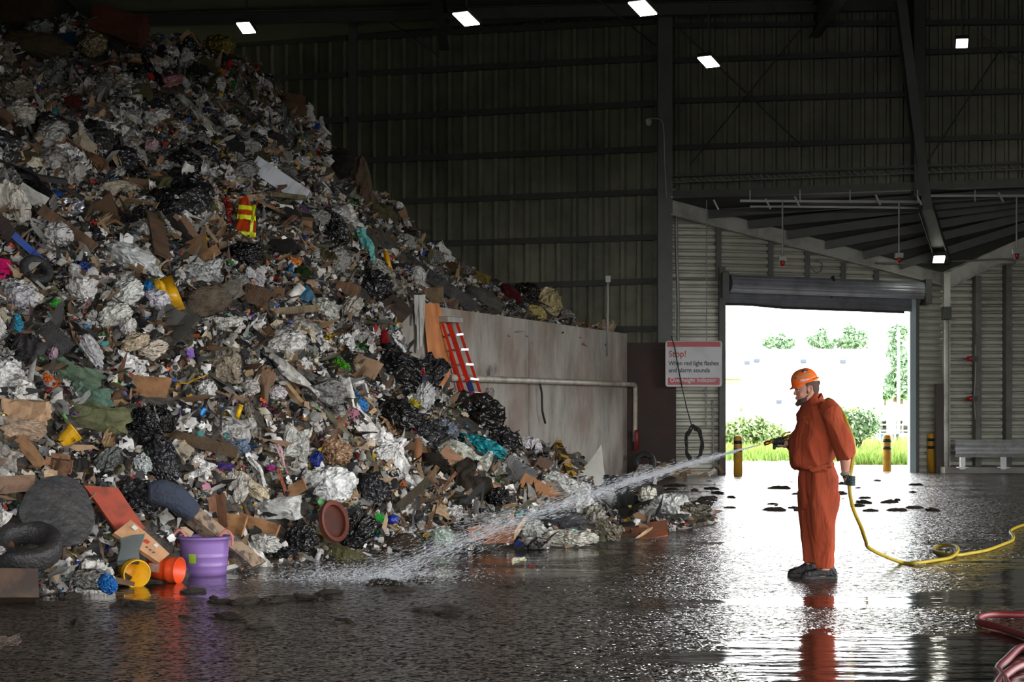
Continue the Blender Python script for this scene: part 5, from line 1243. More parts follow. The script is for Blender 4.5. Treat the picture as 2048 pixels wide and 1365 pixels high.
#  name, category, generator, material, flat shading, count, size range, colours with weights, noun, lift
KINDS_ = [
 ('plastic_bag','plastic bag','bag',None,150,(.22,.5),[('white',5),('grey',3),('cream',1),('blue',.4),('pink',.3)],'tied plastic bag'),
 ('crumpled_bag','plastic bag','looseb',None,240,(.18,.5),[('white',5),('grey',4),('cream',1),('teal',.12),('blue',.25),('yellow',.25),('green',.2),('red',.15)],'crumpled plastic bag'),
 ('refuse_sack','sack','looseb',None,150,(.28,.75),[('black',8),('grey',1)],'refuse sack'),
 ('plastic_sheet','plastic sheet','film',None,290,(.22,.62),[('white',5),('grey',4),('black',3),('cream',1),('blue',.4),('green',.2)],'crumpled plastic film'),
 ('clear_sheet','plastic sheet','clearfilm',None,120,(.25,.6),[('white',2),('grey',2)],'clear plastic film'),
 ('film_strip','plastic strip','streamer',None,240,(.35,.95),[('white',4),('grey',4),('black',2),('tan',1),('teal',.4)],'torn film strip'),
 ('cloth_rag','cloth','cloth',None,140,(.28,.65),[('grey',2),('brown',3),('black',3),('olive',2),('red',.5),('blue',.5),('cream',1)],'cloth rag'),
 ('paper_scrap','paper','paper',None,290,(.14,.34),[('white',6),('cream',3),('tan',2),('grey',1)],'paper scrap'),
 ('wrapper','wrapper','paper',M_film,290,(.09,.24),[('red',2),('blue',2),('orange',1.4),('yellow',1.4),('green',1),('pink',1),('purple',.5),('teal',1),('silver',1)],'wrapper'),
 ('cardboard_piece','cardboard','card',None,110,(.2,.45),[('brown',4),('tan',4)],'cardboard piece'),
 ('wood_offcut','wood','plank',None,50,(.4,1.3),[('brown',3),('tan',2),('black',1)],'wooden board'),
 ('stick','stick','stick',None,70,(.5,1.2),[('brown',3),('tan',1),('black',1)],'stick'),
 ('plastic_bottle','bottle','bottle',None,80,(.18,.3),[('white',3),('blue',1),('green',1),('silver',2)],'plastic bottle'),
 ('drink_cup','cup','cup',None,80,(.10,.18),[('white',4),('red',1),('blue',1),('yellow',1)],'plastic cup'),
 ('drink_can','can','can',None,60,(.11,.14),[('silver',2),('red',1),('blue',1),('green',1)],'drink can'),
 ('foam_piece','foam','chunk',None,110,(.16,.42),[('cream',3),('grey',2),('black',3),('olive',1),('yellow',.4)],'foam chunk'),
 ('small_carton','box','carton',None,60,(.18,.38),[('brown',3),('tan',3),('white',1)],'open carton'),
]
SIZEW = lambda t: 'small' if t < .33 else 'medium sized' if t < .66 else 'large'
nvar = {'bag': 10, 'looseb': 12, 'film': 14, 'clearfilm': 6, 'streamer': 10, 'cloth': 8, 'paper': 12, 'card': 12, 'plank': 8, 'stick': 8, 'bottle': 5, 'cup': 3, 'can': 3, 'chunk': 6, 'carton': 5}
scat = []
r_ = random.Random(42)
for ki, (name, cat, gen, mt, cnt, (s0, s1), cols, noun) in enumerate(KINDS_):
    nb = max(6, cnt//9)
    pts = [(front_pt, *t) for t in sample_points(cnt-nb, 100+ki, pad=(s0+s1)*.31)]+[(back_pt, *t) for t in sample_points(nb, 300+ki, back_pt, 700, 1150, pad=(s0+s1)*.14)]
    cols = [(c, w_*(1.0)) for c, w_ in cols]; names = [c for c, _ in cols]; wts = [w_ for _, w_ in cols]
    for fn, px, s, p, q in pts:
        cn = r_.choices(names, wts)[0]; color = r_.choice(PAL[cn]); j = r_.uniform(.85, 1.1); color = tuple(min(1, c*j) for c in color)
        t = r_.random()**1.6; size = s0+(s1-s0)*t
        if cn in ('blue','teal','red','green','yellow','pink') : size = min(size, .26)
        if fn is front_pt and fn(px, .9).z < .8: size *= .75
        if p.y > 24: size *= .8
        perp = (p-N0).dot(dn)
        if fn is back_pt and perp < size*.5+.3 and (p.z < BTOP+size*.3 or perp < size*.3+.2): continue
        if fn is front_pt and px > 785 and -perp < size*.5: continue
        g_, m0 = GEN[gen]; k = r_.randrange(nvar[gen])
        if s > .9 and gen in ('stick', 'wood_offcut', 'plank'): continue
        me = variant('s_'+gen+('w' if mt else ''), g_, mt or m0, k, smooth=gen not in FLAT)
        n = surf_normal(fn, px, s); tilt = .45 if gen not in ('streamer', 'stick', 'plank') else .25
        n = (n+Vector((0,-1,0))*.35+Vector((r_.gauss(0,tilt), r_.gauss(0,tilt), r_.gauss(0,tilt)))).normalized()
        spin = r_.uniform(0, 6.28)
        if gen == 'streamer': spin = r_.choice((-1.25, -.8, 1.4, -1.5))+r_.gauss(0,.35)
        lift = {'bag': .12, 'looseb': .10, 'chunk': .15, 'carton': .15}.get(gen, .05)*size
        sc = (size*r_.uniform(.85,1.2), size*r_.uniform(.8,1.15), size*r_.uniform(.7,1.0))
        ln = -n*size*0+n*(lift+r_.uniform(.0,.10))
        lo = p+ln
        if lo.z < .03: lo.z = .03+size*.08
        o = put(me, name, lo, frame(n, spin), sc, color)
        scat.append((o, name, cat, SIZEW(t), cn, noun, q[0], q[1]))
# loose pieces that would bury a picked-out thing are left out
scat_of = {t_[0].name: t_[0] for t_ in scat}; gone = set(); eye = Vector((0, 0, EYE))
for rnd_ in range(7):
    dg = bpy.context.evaluated_depsgraph_get(); n_ = 0; kill = set()
    for a, b, hw, hh, g in FEET:
        if hw*hh < 60: continue
        for u, v_ in ((0,0),(.5,0),(-.5,0),(0,.5),(0,-.5),(.8,0),(-.8,0),(.5,.5),(-.5,-.5),(.5,-.5),(-.5,.5)):
            x = a+u*hw*math.cos(g)-v_*hh*math.sin(g); y = b-(u*hw*math.sin(g)+v_*hh*math.cos(g))
            d = (P(x, y, 10)-eye).normalized(); ok, loc, nn_, fi, ob, mm_ = SC.ray_cast(dg, eye, d, distance=60)
            if ok and ob.name in scat_of and ob.name not in kill: kill.add(ob.name)
    for nm_ in kill: bpy.data.objects.remove(scat_of.pop(nm_)); gone.add(nm_)
    if not kill: break
alive = {o.name for o in COL.objects}
def is_alive(o):
    try: return o.name in alive
    except ReferenceError: return False
scat = [t_ for t_ in scat if is_alive(t_[0])]
# words that single each piece out: the picked-out thing it lies by
LA = np.array([(a, b) for a, b, _ in LAND]); seen = {}
def relation(dx, dy):
    if abs(dx) > abs(dy)*1.3: return 'right of' if dx > 0 else 'left of'
    return 'below' if dy > 0 else 'above'
pend = []
for o, name, cat, sz, cn, noun, qx, qy in scat:
    d = np.hypot(LA[:,0]-qx, LA[:,1]-qy); i1, i2 = np.argsort(d)[:2]
    L1, L2 = LAND[i1], LAND[i2]
    rel = relation(qx-L1[0], qy-L1[1]); nearw = 'just ' if d[i1] < 26 else ''
    lab = f'{sz} {cn} {noun} {nearw}{rel} the {L1[2]}'
    pend.append([o, name, cat, lab, f'{relation(qx-L2[0], qy-L2[1])} the {L2[2]}'])
cnt_ = {}
for p_ in pend: cnt_[p_[3]] = cnt_.get(p_[3], 0)+1
for o, name, cat, lab, extra in pend:
    if cnt_[lab] > 1:
        l2 = lab+' and '+extra
        if len(l2.split()) <= 16: lab = l2
    tag(o, lab, cat, name.replace('_', ' ')+'s strewn over the heap')

# ---------------------------------------------------------------- what nobody could count: shreds and crumbs filling every gap
M_shred = mat('loose plastic and paper shreds', (0,0,0), .5, src='attr', dirt=.5, dscale=7, dirtcol=DIRT)
M_fluff = mat('dark loose waste', (0,0,0), .7, src='attr', dirt=.4, dscale=7, dirtcol=DIRT)
def shreds(name, label, n, seed, smin, smax, weights, mt, strand=False, ext=None):
    R = np.random.default_rng(seed)
    base = [p for p in sample_points(n*7//8, seed, clear=1.0)]+[p for p in sample_points(n//8, seed+1, back_pt, 692, 1200, clear=1.0)]
    n = len(base); pos = np.array([b[2][:] for b in base])
    m_ = 4; G_ = (m_, 3)
    u, w_ = np.meshgrid(np.linspace(-.5,.5,m_), np.linspace(-.5,.5,3), indexing='ij'); u = u.ravel(); w_ = w_.ravel(); K = len(u)
    sz = smin+(smax-smin)*R.random(n)**2.2
    asp = R.uniform(.35,1,n) if not strand else R.uniform(.06,.14,n)
    if strand: sz = sz*3
    nr = np.array([-.12,-.75,.62])[None]+R.normal(0,.55,(n,3)); nr /= np.linalg.norm(nr,axis=1)[:,None]
    x = R.normal(0,1,(n,3)); x -= nr*(x*nr).sum(1)[:,None]; x /= np.linalg.norm(x,axis=1)[:,None]; y = np.cross(nr,x)
    a = u[None]*sz[:,None]; b = w_[None]*(sz*asp)[:,None]; ph1 = R.uniform(0,6.28,(n,1)); ph2 = R.uniform(0,6.28,(n,1)); fr = R.uniform(2,6,(n,1)); c = (.20*np.sin(u[None]*fr*1.6+ph1)*np.cos(w_[None]*fr+ph2)+R.normal(0,.10,(n,K)))*sz[:,None]*(1 if not strand else .25)
    a = a*(1-.35*(2*w_[None])**2)+R.normal(0,.08,(n,K))*sz[:,None]; b = b+R.normal(0,.09,(n,K))*(sz*asp)[:,None]
    V = pos[:,None]+a[...,None]*x[:,None]+b[...,None]*y[:,None]+c[...,None]*nr[:,None]+(nr*(R.uniform(-.02,.10,n)[:,None]))[:,None]
    V[...,2] = np.maximum(V[...,2], .01)
    q = []
    for i in range(m_-1):
        for j in range(2): q.append((i*3+j,(i+1)*3+j,(i+1)*3+j+1,i*3+j+1))
    q = np.array(q); Fq = (np.arange(n)*K)[:,None,None]+q[None]
    me = bpy.data.meshes.new(name); me.vertices.add(n*K); me.vertices.foreach_set('co', V.reshape(-1).astype(np.float32))
    nf = n*len(q); me.loops.add(nf*4); me.loops.foreach_set('vertex_index', Fq.reshape(-1).astype(np.int32))
    me.polygons.add(nf); me.polygons.foreach_set('loop_start', (np.arange(nf)*4).astype(np.int32)); me.polygons.foreach_set('loop_total', np.full(nf,4,np.int32))
    me.polygons.foreach_set('use_smooth', np.ones(nf, bool)); me.update(); me.validate()
    names = list(weights); wts = np.array([weights[k] for k in names], float); wts /= wts.sum()
    ch = R.choice(len(names), n, p=wts); cc = np.zeros((n,4)); cc[:,3] = 1
    for i in range(n):
        pal = PAL[names[ch[i]]]; cc[i,:3] = pal[R.integers(len(pal))]
    cc[:,:3] *= R.uniform(.6,1.1,n)[:,None]
    ca = me.color_attributes.new('Col', 'FLOAT_COLOR', 'POINT')
    ca.data.foreach_set('color', np.repeat(np.clip(cc,0,1),K,axis=0).reshape(-1).astype(np.float32))
    me.materials.append(mt)
    o = bpy.data.objects.new(name, me); link(o); tag(o, label, 'litter', kind='stuff'); return o
shreds('pale_shreds', 'pale paper and plastic shreds filling the gaps of the heap', 26000, 11, .045, .16, dict(white=7,grey=3,cream=2,tan=1.2), M_shred)
shreds('dark_shreds', 'dark shreds and rags between the larger waste', 22000, 12, .05, .175, dict(black=7,brown=1.4,olive=.6,grey=1.2), M_fluff)
shreds('coloured_scraps', 'small brightly coloured scraps sprinkled through the heap', 4500, 13, .04, .12, dict(red=2,blue=2.5,yellow=1.5,green=1.5,orange=1.3,teal=1,pink=.8,purple=.5), M_shred)
shreds('fibre_strands', 'thin fibres and string tangled over the waste', 4500, 14, .08, .22, dict(grey=3,brown=3,tan=2,olive=2,black=2), M_fluff, strand=True)
# ================================================================ the man with the hose
YM = GY(1155.2); U = YM/F/2.7306; X0M = (1633.8-CX)*YM/F
def zx(x, y, d=0.0): return Vector((X0M+(x-420)*U, YM+d, (1243-y)*U))
def ringloft(rings, n=28, p=2.3, capz=True):
    """rings: (centre, half x vector, half y vector)"""
    m_ = MB(); V = []; Fc = []
    for c, a, b in rings:
        for k in range(n):
            th = 2*math.pi*k/n; ct, st = math.cos(th), math.sin(th)
            V.append(c+a*math.copysign(abs(ct)**(2/p), ct)+b*math.copysign(abs(st)**(2/p), st))
    for i in range(len(rings)-1):
        for k in range(n): Fc.append((i*n+k, i*n+(k+1) % n, (i+1)*n+(k+1) % n, (i+1)*n+k))
    Fc.append(tuple(range(n-1,-1,-1))); Fc.append(tuple((len(rings)-1)*n+k for k in range(n)))
    m_.add(V, Fc); return m_
def prof(rows, dy=0.0, n=28, p=2.2, sc=1.0):
    """rows (zoom y, x front, x back, half width): upright stack of rings"""
    R_ = []
    for y, xf, xb, hw in rows:
        c = zx((xf+xb)/2, y, dy); R_.append((c, Vector(((xb-xf)/2*U*sc,0,0)), Vector((0,hw*sc,0))))
    return ringloft(R_, n, p)
def dense(rows, k=3):
    rows = [tuple(map(float, r)) for r in rows]; out = []
    for i in range(len(rows)-1):
        for j in range(k): out.append(tuple(a+(b-a)*j/k for a, b in zip(rows[i], rows[i+1])))
    return out+[rows[-1]]
def limbtube(pts, rr, n=18, sub=5):
    C_ = catmull(pts, sub); m_ = MB(); rs = list(np.interp(np.linspace(0,1,len(C_)), np.linspace(0,1,len(rr)), rr)); m_.tube(C_, rs, n); return m_
def ball(c, rx, ry, rz, rot=None):
    v, f = ICO3; m_ = MB(); M_ = rot or Matrix.Identity(3); m_.add([Vector(c)+M_ @ Vector((q.x*rx, q.y*ry, q.z*rz)) for q in v], f); return m_
def merge(*ms):
    o = MB()
    for m_ in ms: o.add(m_.v, m_.f)
    return o
def remeshed(name, mb, vox, sm, mt, parent=None, disp=None):
    bm = bmesh.new(); vs = [bm.verts.new(v) for v in mb.v]
    for f in mb.f:
        try: bm.faces.new([vs[i] for i in f])
        except ValueError: pass
    bmesh.ops.recalc_face_normals(bm, faces=bm.faces); me = bpy.data.meshes.new('tmp'); bm.to_mesh(me); bm.free()
    tmp = bpy.data.objects.new('tmp', me); COL.objects.link(tmp)
    r = tmp.modifiers.new('r', 'REMESH'); r.mode = 'VOXEL'; r.voxel_size = vox; r.use_smooth_shade = True
    s = tmp.modifiers.new('s', 'SMOOTH'); s.factor = .5; s.iterations = sm
    dg = bpy.context.evaluated_depsgraph_get(); me2 = bpy.data.meshes.new_from_object(tmp.evaluated_get(dg)); bpy.data.objects.remove(tmp)
    me2.name = name; me2.materials.clear(); me2.materials.append(mt)
    if disp:
        nn_ = [v.normal.copy() for v in me2.vertices]
        for v, n_ in zip(me2.vertices, nn_): v.co = v.co+n_*disp(v.co)
    me2.polygons.foreach_set('use_smooth', [True]*len(me2.polygons))
    o = bpy.data.objects.new(name, me2); link(o)
    if parent: o.parent = parent
    return o
skin = mat('skin', sg((186,132,112)), .5, dirt=.3, dscale=14, dirtcol=(.28,.13,.10))
def folded_cotton(m):
    nt = m.node_tree; b = nt.nodes['Principled BSDF']; L = nt.links; tc = N(nt, 'ShaderNodeTexCoord').outputs['Object']
    h_ = None
    for rot, scl, dist in (((.0,.5,.2), (9,9,2.2), .035), ((0,-.9,.4), (12,12,3.5), .02)):
        mp = N(nt, 'ShaderNodeMapping'); mp.inputs['Rotation'].default_value = rot; mp.inputs['Scale'].default_value = scl; L.new(tc, mp.inputs[0])
        n_ = N(nt, 'ShaderNodeTexNoise', i_Scale=1.0, i_Detail=2.0, i_Distortion=.5); L.new(mp.outputs[0], n_.inputs[0])
        f_ = ramp(nt, n_.outputs[0], [(.35, (0,0,0)), (.48, (.9,.9,.9)), (.52, (.9,.9,.9)), (.66, (.1,.1,.1))])
        bp = N(nt, 'ShaderNodeBump', i_Strength=.34, i_Distance=dist*.6); L.new(f_, bp.inputs['Height'])
        if h_: L.new(h_, bp.inputs['Normal'])
        h_ = bp.outputs[0]
    L.new(h_, b.inputs['Normal']); return m
cov = mat('orange coverall cotton', sg((152,64,38)), .85, dirt=.5, dscale=3.2, dirtcol=(.20,.05,.02), bump=.04, bscale=60, spec=.25, thr=(.4,.75))
folded_cotton(cov)
TORSO = [(238,388,434,.075),(262,366,450,.09),(285,348,474,.14),(310,334,496,.20),(340,318,518,.245),(380,300,532,.27),(430,284,534,.285),(480,272,530,.295),(530,266,524,.305),(580,264,520,.31),(620,270,518,.305),(645,284,514,.29),(662,306,516,.27)]
HIPS = [(600,300,512,.24),(640,318,516,.245),(672,324,530,.245),(700,322,543,.245),(740,321,543,.242),(790,322,535,.243),(830,330,526,.22),(870,340,505,.12)]
NEAR = [(745,350,515,.09),(785,341,531,.116),(850,344,530,.12),(930,354,520,.115),(1000,366,518,.108),(1080,382,520,.10),(1150,394,514,.095),(1197,397,509,.092)]
FAR = [(745,340,450,.09),(785,327,470,.114),(850,326,462,.115),(930,331,455,.11),(1000,338,448,.105),(1080,343,440,.10),(1168,347,430,.092)]
HEAD = [(118,335,395,.045),(135,315,412,.062),(160,303,425,.074),(190,301,430,.079),(215,304,430,.079),(240,307,425,.077),(262,309,415,.073),(282,312,398,.066),(296,318,378,.052),(305,328,356,.030)]
nearA = [zx(452,305,-.19), zx(478,360,-.27), zx(506,450,-.32), zx(530,540,-.33), zx(540,600,-.325), zx(541,655,-.31)]
farA = [zx(440,305,.19), zx(430,380,.29), zx(400,470,.34), zx(352,520,.30), zx(300,515,.18), zx(262,512,.07)]
def eyesock(c):
    s = 0.0
    for sy in (-1, 1):
        e = zx(311,221,sy*.033); s -= .007*math.exp(-((c-e).length/.016)**2)
    return s
body = merge(prof(dense(HEAD), n=32, p=2.1), limbtube([zx(385,262), zx(392,300), zx(410,345)], [.072,.078,.09]),
    prof(dense(TORSO[2:-2]), sc=.78), prof(dense(HIPS), sc=.78), prof(dense(NEAR), -.125, sc=.62), prof(dense(FAR), .12, sc=.62),
    limbtube(nearA, [.035,.045,.05,.05,.050,.036]), limbtube(farA, [.035,.045,.05,.05,.046,.034]),
    # feet and hands inside boots and gloves
    limbtube([zx(455,1180,-.125), zx(440,1225,-.125), zx(365,1228,-.13)], [.045,.04,.03]), limbtube([zx(390,1160,.12), zx(375,1205,.12), zx(305,1210,.12)], [.045,.04,.03]),
    limbtube([zx(541,655,-.31), zx(550,690,-.30), zx(553,715,-.30)], [.036,.034,.03]), limbtube([zx(262,512,.07), zx(232,515,.05), zx(205,512,.04)], [.034,.034,.028]),
    # nose, brow, lips, cheeks, ears
    limbtube([zx(305,214), zx(300,229), zx(295.5,241), zx(302,248)], [.007,.009,.0105,.007], 12), ball(zx(301,245,-.010), .010,.007,.007), ball(zx(301,245,.010), .010,.007,.007),
    limbtube([zx(312,211,-.055), zx(302,208,-.03), zx(301,211,0), zx(302,208,.03), zx(312,211,.055)], [.009,.011,.009,.011,.009], 10),
    ball(zx(306,261), .009,.024,.0055), ball(zx(307,269), .009,.021,.006), ball(zx(316,293), .018,.026,.016),
    ball(zx(330,246,-.052), .026,.02,.022), ball(zx(330,246,.052), .026,.02,.022),
    *[merge(limbtube([zx(370,238,s_*.078), zx(364,222,s_*.086), zx(366,203,s_*.091), zx(377,198,s_*.093), zx(385,208,s_*.092), zx(383,224,s_*.088), zx(374,240,s_*.080)], [.006,.007,.0075,.0075,.0075,.007,.007], 10), ball(zx(376,220,s_*.080), .017,.008,.028)) for s_ in (-1,1)])
person = remeshed('person', body, .0065, 3, skin, disp=eyesock)
tag(person, 'heavy man in orange coveralls and hard hat spraying a hose at the heap', 'person')
# coverall
zw = lambda c: 1243-c.z/U; xw = lambda c: (c.x-X0M)/U+420
def folds(c):
    y = zw(c); x = xw(c); q = Vector((c.x*1, c.y*1, c.z*1)); a = 0
    if y > 640:   # trousers: long upright folds
        a += .026*(rid(Vector((c.x*6, c.y*6, c.z*1.1)), 2)-.7)+.007*mnoise.noise(Vector((c.x*5, c.y*5, c.z*7)))+.007*(rid(Vector((c.x*5, c.y*5, c.z*9)), 4)-.6)*max(0, min(1,(y-1020)/120))
        a -= .012*math.exp(-((c.y-.0-YM)/.03)**2)*min(1, max(0, (y-820)/200))
    else:
        dg_ = c.z*7+c.x*9
        a += .030*(rid(Vector((dg_*.6, c.y*3, (c.x*.5-c.z)*1.6)), 5)-.7)+.014*(rid(Vector((c.x*8, c.y*5, c.z*1.6)), 8)-.6)
    seam = 655-(x-320)/180*48          # waist seam, rising towards the back
    a -= .016*math.exp(-((y-seam-6)/9)**2)
    a -= .006*math.exp(-((y-(seam-14))/5)**2)*.5
    if y < 380: a *= max(.15, (y-280)/100)
    return max(a, -.03)
sleeveN = limbtube(nearA[:5], [.085,.104,.106,.094,.075], 22); sleeveF = limbtube(farA[:5], [.085,.10,.095,.085,.066], 22)
cuff = limbtube([zx(536,574,-.327), zx(539,594,-.325)], [.079,.077], 20, 2)
cv = merge(prof(dense(TORSO)), prof(dense(HIPS)), prof(dense(NEAR), -.125), prof(dense(FAR), .12), sleeveN, sleeveF, cuff, ball(zx(455,330,-.15), .11,.10,.085), ball(zx(445,330,.15), .11,.10,.085))
coverall = remeshed('coverall', cv, .0085, 4, cov, person, folds)
# folds of the cloth, then the collar standing round the neck, open at the front
v = []; n_ = 30
for i in range(n_+1):
    th = math.radians(-142+284*i/n_); 
    cx_ = 402+40*math.cos(th)*1.0; cyy = 268-14*math.cos(th)+ (26 if abs(i-n_/2) > n_*.40 else 0)*abs(i-n_/2)/n_
    for r, dz in ((1.0,16),(1.12,0),(1.02,-20),(1.22,-2),(1.35,22)):
        p_ = zx(402+42*math.cos(th)*r, 274-22*math.cos(th)-(-dz)*.9+ (1-math.cos(th))*14, 0); p_.y = YM+math.sin(th)*.088*r; v.append(p_)
m_ = MB(); m_.add(v, [(i*5+j,(i+1)*5+j,(i+1)*5+j+1,i*5+j+1) for i in range(n_) for j in range(4)])
o = m_.build('collar', cov, person, smooth=True)
m_ = MB(); m_.tube(catmull([zx(392,300,-.095), zx(376,292,-.085), zx(358,300,-.07), zx(346,312,-.05)], 4), .006, 6); o = m_.build('collar_strap', pm('dark strap', (40,44,52), .5), person, smooth=True)
# chest pocket flap, zip line
m_ = MB()
def pock(x, y): 
    hw = interp(TORSO, 0)[0] if 0 else None
    r_ = [t for t in TORSO]; xf, xb, w_ = interp(r_, y); cx_ = (xf+xb)/2; a_ = (xb-xf)/2; u = max(-.98, min(.98, (x-cx_)/a_)); yy = w_*(1-abs(u)**2.2)**(1/2.2); return zx(x, y, -yy-.008)
rows_ = [[pock(300+i*5.5, 372+j*14+ (4 if i in (4,5) else 0)) for i in range(10)] for j in range(2)]
V = rows_[0]+rows_[1]; m_.add(V, [(i, i+1, 11+i, 10+i) for i in range(9)]); m_.build('pocket_flap', cov, person, smooth=True)
# eyes, beard, hair
m_ = merge(ball(zx(316,222.5,-.033), .0085,.0085,.0085), ball(zx(316,222.5,.033), .0085,.0085,.0085)); m_.build('eyes', pm('eye white', (215,205,200), .3), person, smooth=True)
m_ = merge(ball(zx(312,223,-.034), .0035,.004,.004), ball(zx(312,223,.034), .0035,.004,.004)); m_.build('irises', pm('iris', (40,30,25), .3), person, smooth=True)
hairm = mat('dark brown hair', sg((92,68,56)), .8, dirt=.4, dscale=60, dirtcol=(.04,.025,.018), bump=.4, bscale=120)
BE = [(238,360,380,.078),(252,345,378,.0775),(262,326,380,.0755),(272,312,384,.0725),(284,310,382,.068),(297,316,368,.054),(305,324,350,.034)]
bd = remeshed('beard', merge(prof(dense(BE), n=30, p=2.1), ball(zx(315,297), .024,.030,.022)), .006, 2, hairm, person, lambda c: .003*mnoise.noise(c*90))
lidm = skin
for s_ in (-1,1): ball(zx(316.5,220,.033*s_), .0098,.0105,.0085).build('eyelid', lidm, person, smooth=True)
# lips stay clear of the beard
m_ = merge(ball(zx(305.5,261.5), .0092,.022,.0042), ball(zx(306.5,268), .0092,.019,.0045)); m_.build('lips', pm('lip skin', (150,88,80), .5), person, smooth=True)
def headpt(y, th, e):
    xf, xb, w_ = interp([t for t in HEAD], y); c_, s_ = math.cos(th), math.sin(th); q = 2/2.1
    return zx((xf+xb)/2+((xb-xf)/2+e/U)*math.copysign(abs(c_)**q, c_), y, (w_+e)*math.copysign(abs(s_)**q, s_))
V = []; nh, nv = 40, 12
for e in (.0055, -.004):
    for i in range(nh+1):
        for j in range(nv+1):
            y = 172+j/nv*72; lim = math.radians(np.interp(y, [172,200,212,244], [106,100,70,52])); th = -lim+2*lim*i/nh
            V.append(headpt(y, th, e+(.0015*mnoise.noise(Vector((i*.9, j*.9, e))) if e > 0 else 0)))
Rh = nv+1; Kh = (nh+1)*Rh; Fh = [(i*Rh+j,(i+1)*Rh+j,(i+1)*Rh+j+1,i*Rh+j+1) for i in range(nh) for j in range(nv)]
Fh += [tuple(Kh+a for a in reversed(f_)) for f_ in Fh]
Fh += [(i*Rh+nv,(i+1)*Rh+nv,Kh+(i+1)*Rh+nv,Kh+i*Rh+nv) for i in range(nh)]+[(j,j+1,Kh+j+1,Kh+j) for j in range(nv)]+[(nh*Rh+j+1,nh*Rh+j,Kh+nh*Rh+j,Kh+nh*Rh+j+1) for j in range(nv)]
m_ = MB(); m_.add(V, Fh); m_.build('hair', hairm, person, smooth=True)
for s_ in (-1,1):
    m_ = MB(); m_.tube(catmull([zx(363,196,.079*s_), zx(362,214,.080*s_), zx(360,240,.078*s_)], 3), .006, 8); m_.build('sideburn', hairm, person, smooth=True)
# hard hat
tilt = math.radians(-17.5); HC = zx(354,176)
HM = Matrix.Translation(HC) @ Matrix.Rotation(tilt, 4, 'Y')
hatm = mat('orange hard hat', sg((240,105,35)), .25, dirt=.35, dscale=14, dirtcol=(.35,.09,.02))
V = []; n1, n2 = 48, 18
for j in range(n2+1):
    ph = (math.pi/2)*(1-j/n2)
    for i in range(n1):
        th = 2*math.pi*i/n1; cz = math.sin(ph); r = math.cos(ph)**.8
        rid_ = 1+.03*math.exp(-(math.sin(th)/.22)**2)*(1-j/n2)*1.2
        V.append(HM @ Vector((.124*r*math.cos(th), .103*r*math.sin(th), .121*cz**.85*rid_)))
for r, z in ((1.03,-.004),(1.05,-.010)):
    for i in range(n1): th = 2*math.pi*i/n1; V.append(HM @ Vector((.124*r*math.cos(th), .103*r*math.sin(th), z)))
for r, z in ((1.0,-.012),(.97,.0),(.6,.09),(.05,.115)):
    for i in range(n1): th = 2*math.pi*i/n1; V.append(HM @ Vector((.124*r*math.cos(th)*.97, .103*r*math.sin(th)*.97, z)))
rows = n2+1+2+4; m_ = MB(); m_.add(V, [(j*n1+i, j*n1+(i+1) % n1, (j+1)*n1+(i+1) % n1, (j+1)*n1+i) for j in range(rows-1) for i in range(n1)])
hat = m_.build('hard_hat', hatm, person, smooth=True)
V = []; K_ = 25
for i in range(K_):       # peak in front, small lip all round
    th = math.pi+(-1.25+2.5*i/(K_-1)); e = .034*math.cos((th-math.pi)*1.15)**1.0
    for r, z in ((0,0),(.5,-.008),(1,-.020),(1,-.024),(0,-.006)):
        V.append(HM @ Vector(((.122+e*r)*math.cos(th), (.102+e*r*.9)*math.sin(th), -.004+z)))
m_ = MB(); m_.add(V, [(i*5+j,(i+1)*5+j,(i+1)*5+(j+1)%5,i*5+(j+1)%5) for i in range(K_-1) for j in range(5)]); m_.build('brim', hatm, hat, smooth=True)
V = []
for i in range(K_):
    th = (-1.0+2.0*i/(K_-1)); e = .020*math.cos(th*1.3)
    for r, z in ((0,0.012),(1,0.004),(1,0),(0,-.004)): V.append(HM @ Vector(((.124+e*r)*math.cos(th), (.103+e*r)*math.sin(th), z)))
m_ = MB(); m_.add(V, [(i*4+j,(i+1)*4+j,(i+1)*4+(j+1)%4,i*4+(j+1)%4) for i in range(K_-1) for j in range(4)]); m_.build('rear_brim', mat('yellow black sticker', sg((240,180,30)), .3, dirt=1, dscale=60, dirtcol=(.05,.03,.01), thr=(.52,.56)), hat, smooth=True)
def hatpt(th, ph, e=.0022):
    cz = math.sin(ph); r = math.cos(ph)**.8; s = 1+e/.12
    return HM @ Vector((.124*r*math.cos(th)*s, .103*r*math.sin(th)*s, .121*cz**.85*s))
def sticker(name, th, ph, wt, wp, mt, n=9, shape='box'):
    V = []; 
    for i in range(n+1):
        for j in range(n+1):
            u, w_ = i/n*2-1, j/n*2-1
            if shape == 'oval': u, w_ = u*math.sqrt(1-w_*w_/2), w_*math.sqrt(1-u*u/2)
            V.append(hatpt(th+u*wt, ph+w_*wp+u*.0))
    m_ = MB(); m_.add(V, [(i*(n+1)+j,(i+1)*(n+1)+j,(i+1)*(n+1)+j+1,i*(n+1)+j+1) for i in range(n) for j in range(n)]); m_.build(name, mt, hat, smooth=True)
HT = -math.pi/2
sticker('grey_band', HT-.05, .42, .62, .07, mat('silver sticker', sg((150,145,120)), .3, dirt=.6, dscale=40, dirtcol=(.35,.12,.04)))
sticker('round_sticker', HT+.20, .92, .34, .22, mat('dark printed sticker', sg((60,50,60)), .3, dirt=1, dscale=55, dirtcol=(.6,.6,.62), thr=(.50,.56)), shape='oval')
sticker('green_sticker', HT-.62, .80, .2, .14, pm('faded green sticker', (128,126,84), .4), shape='oval')
sticker('blue_sticker', HT-.80, .48, .13, .07, pm('blue sticker', (50,75,130), .4), shape='oval')
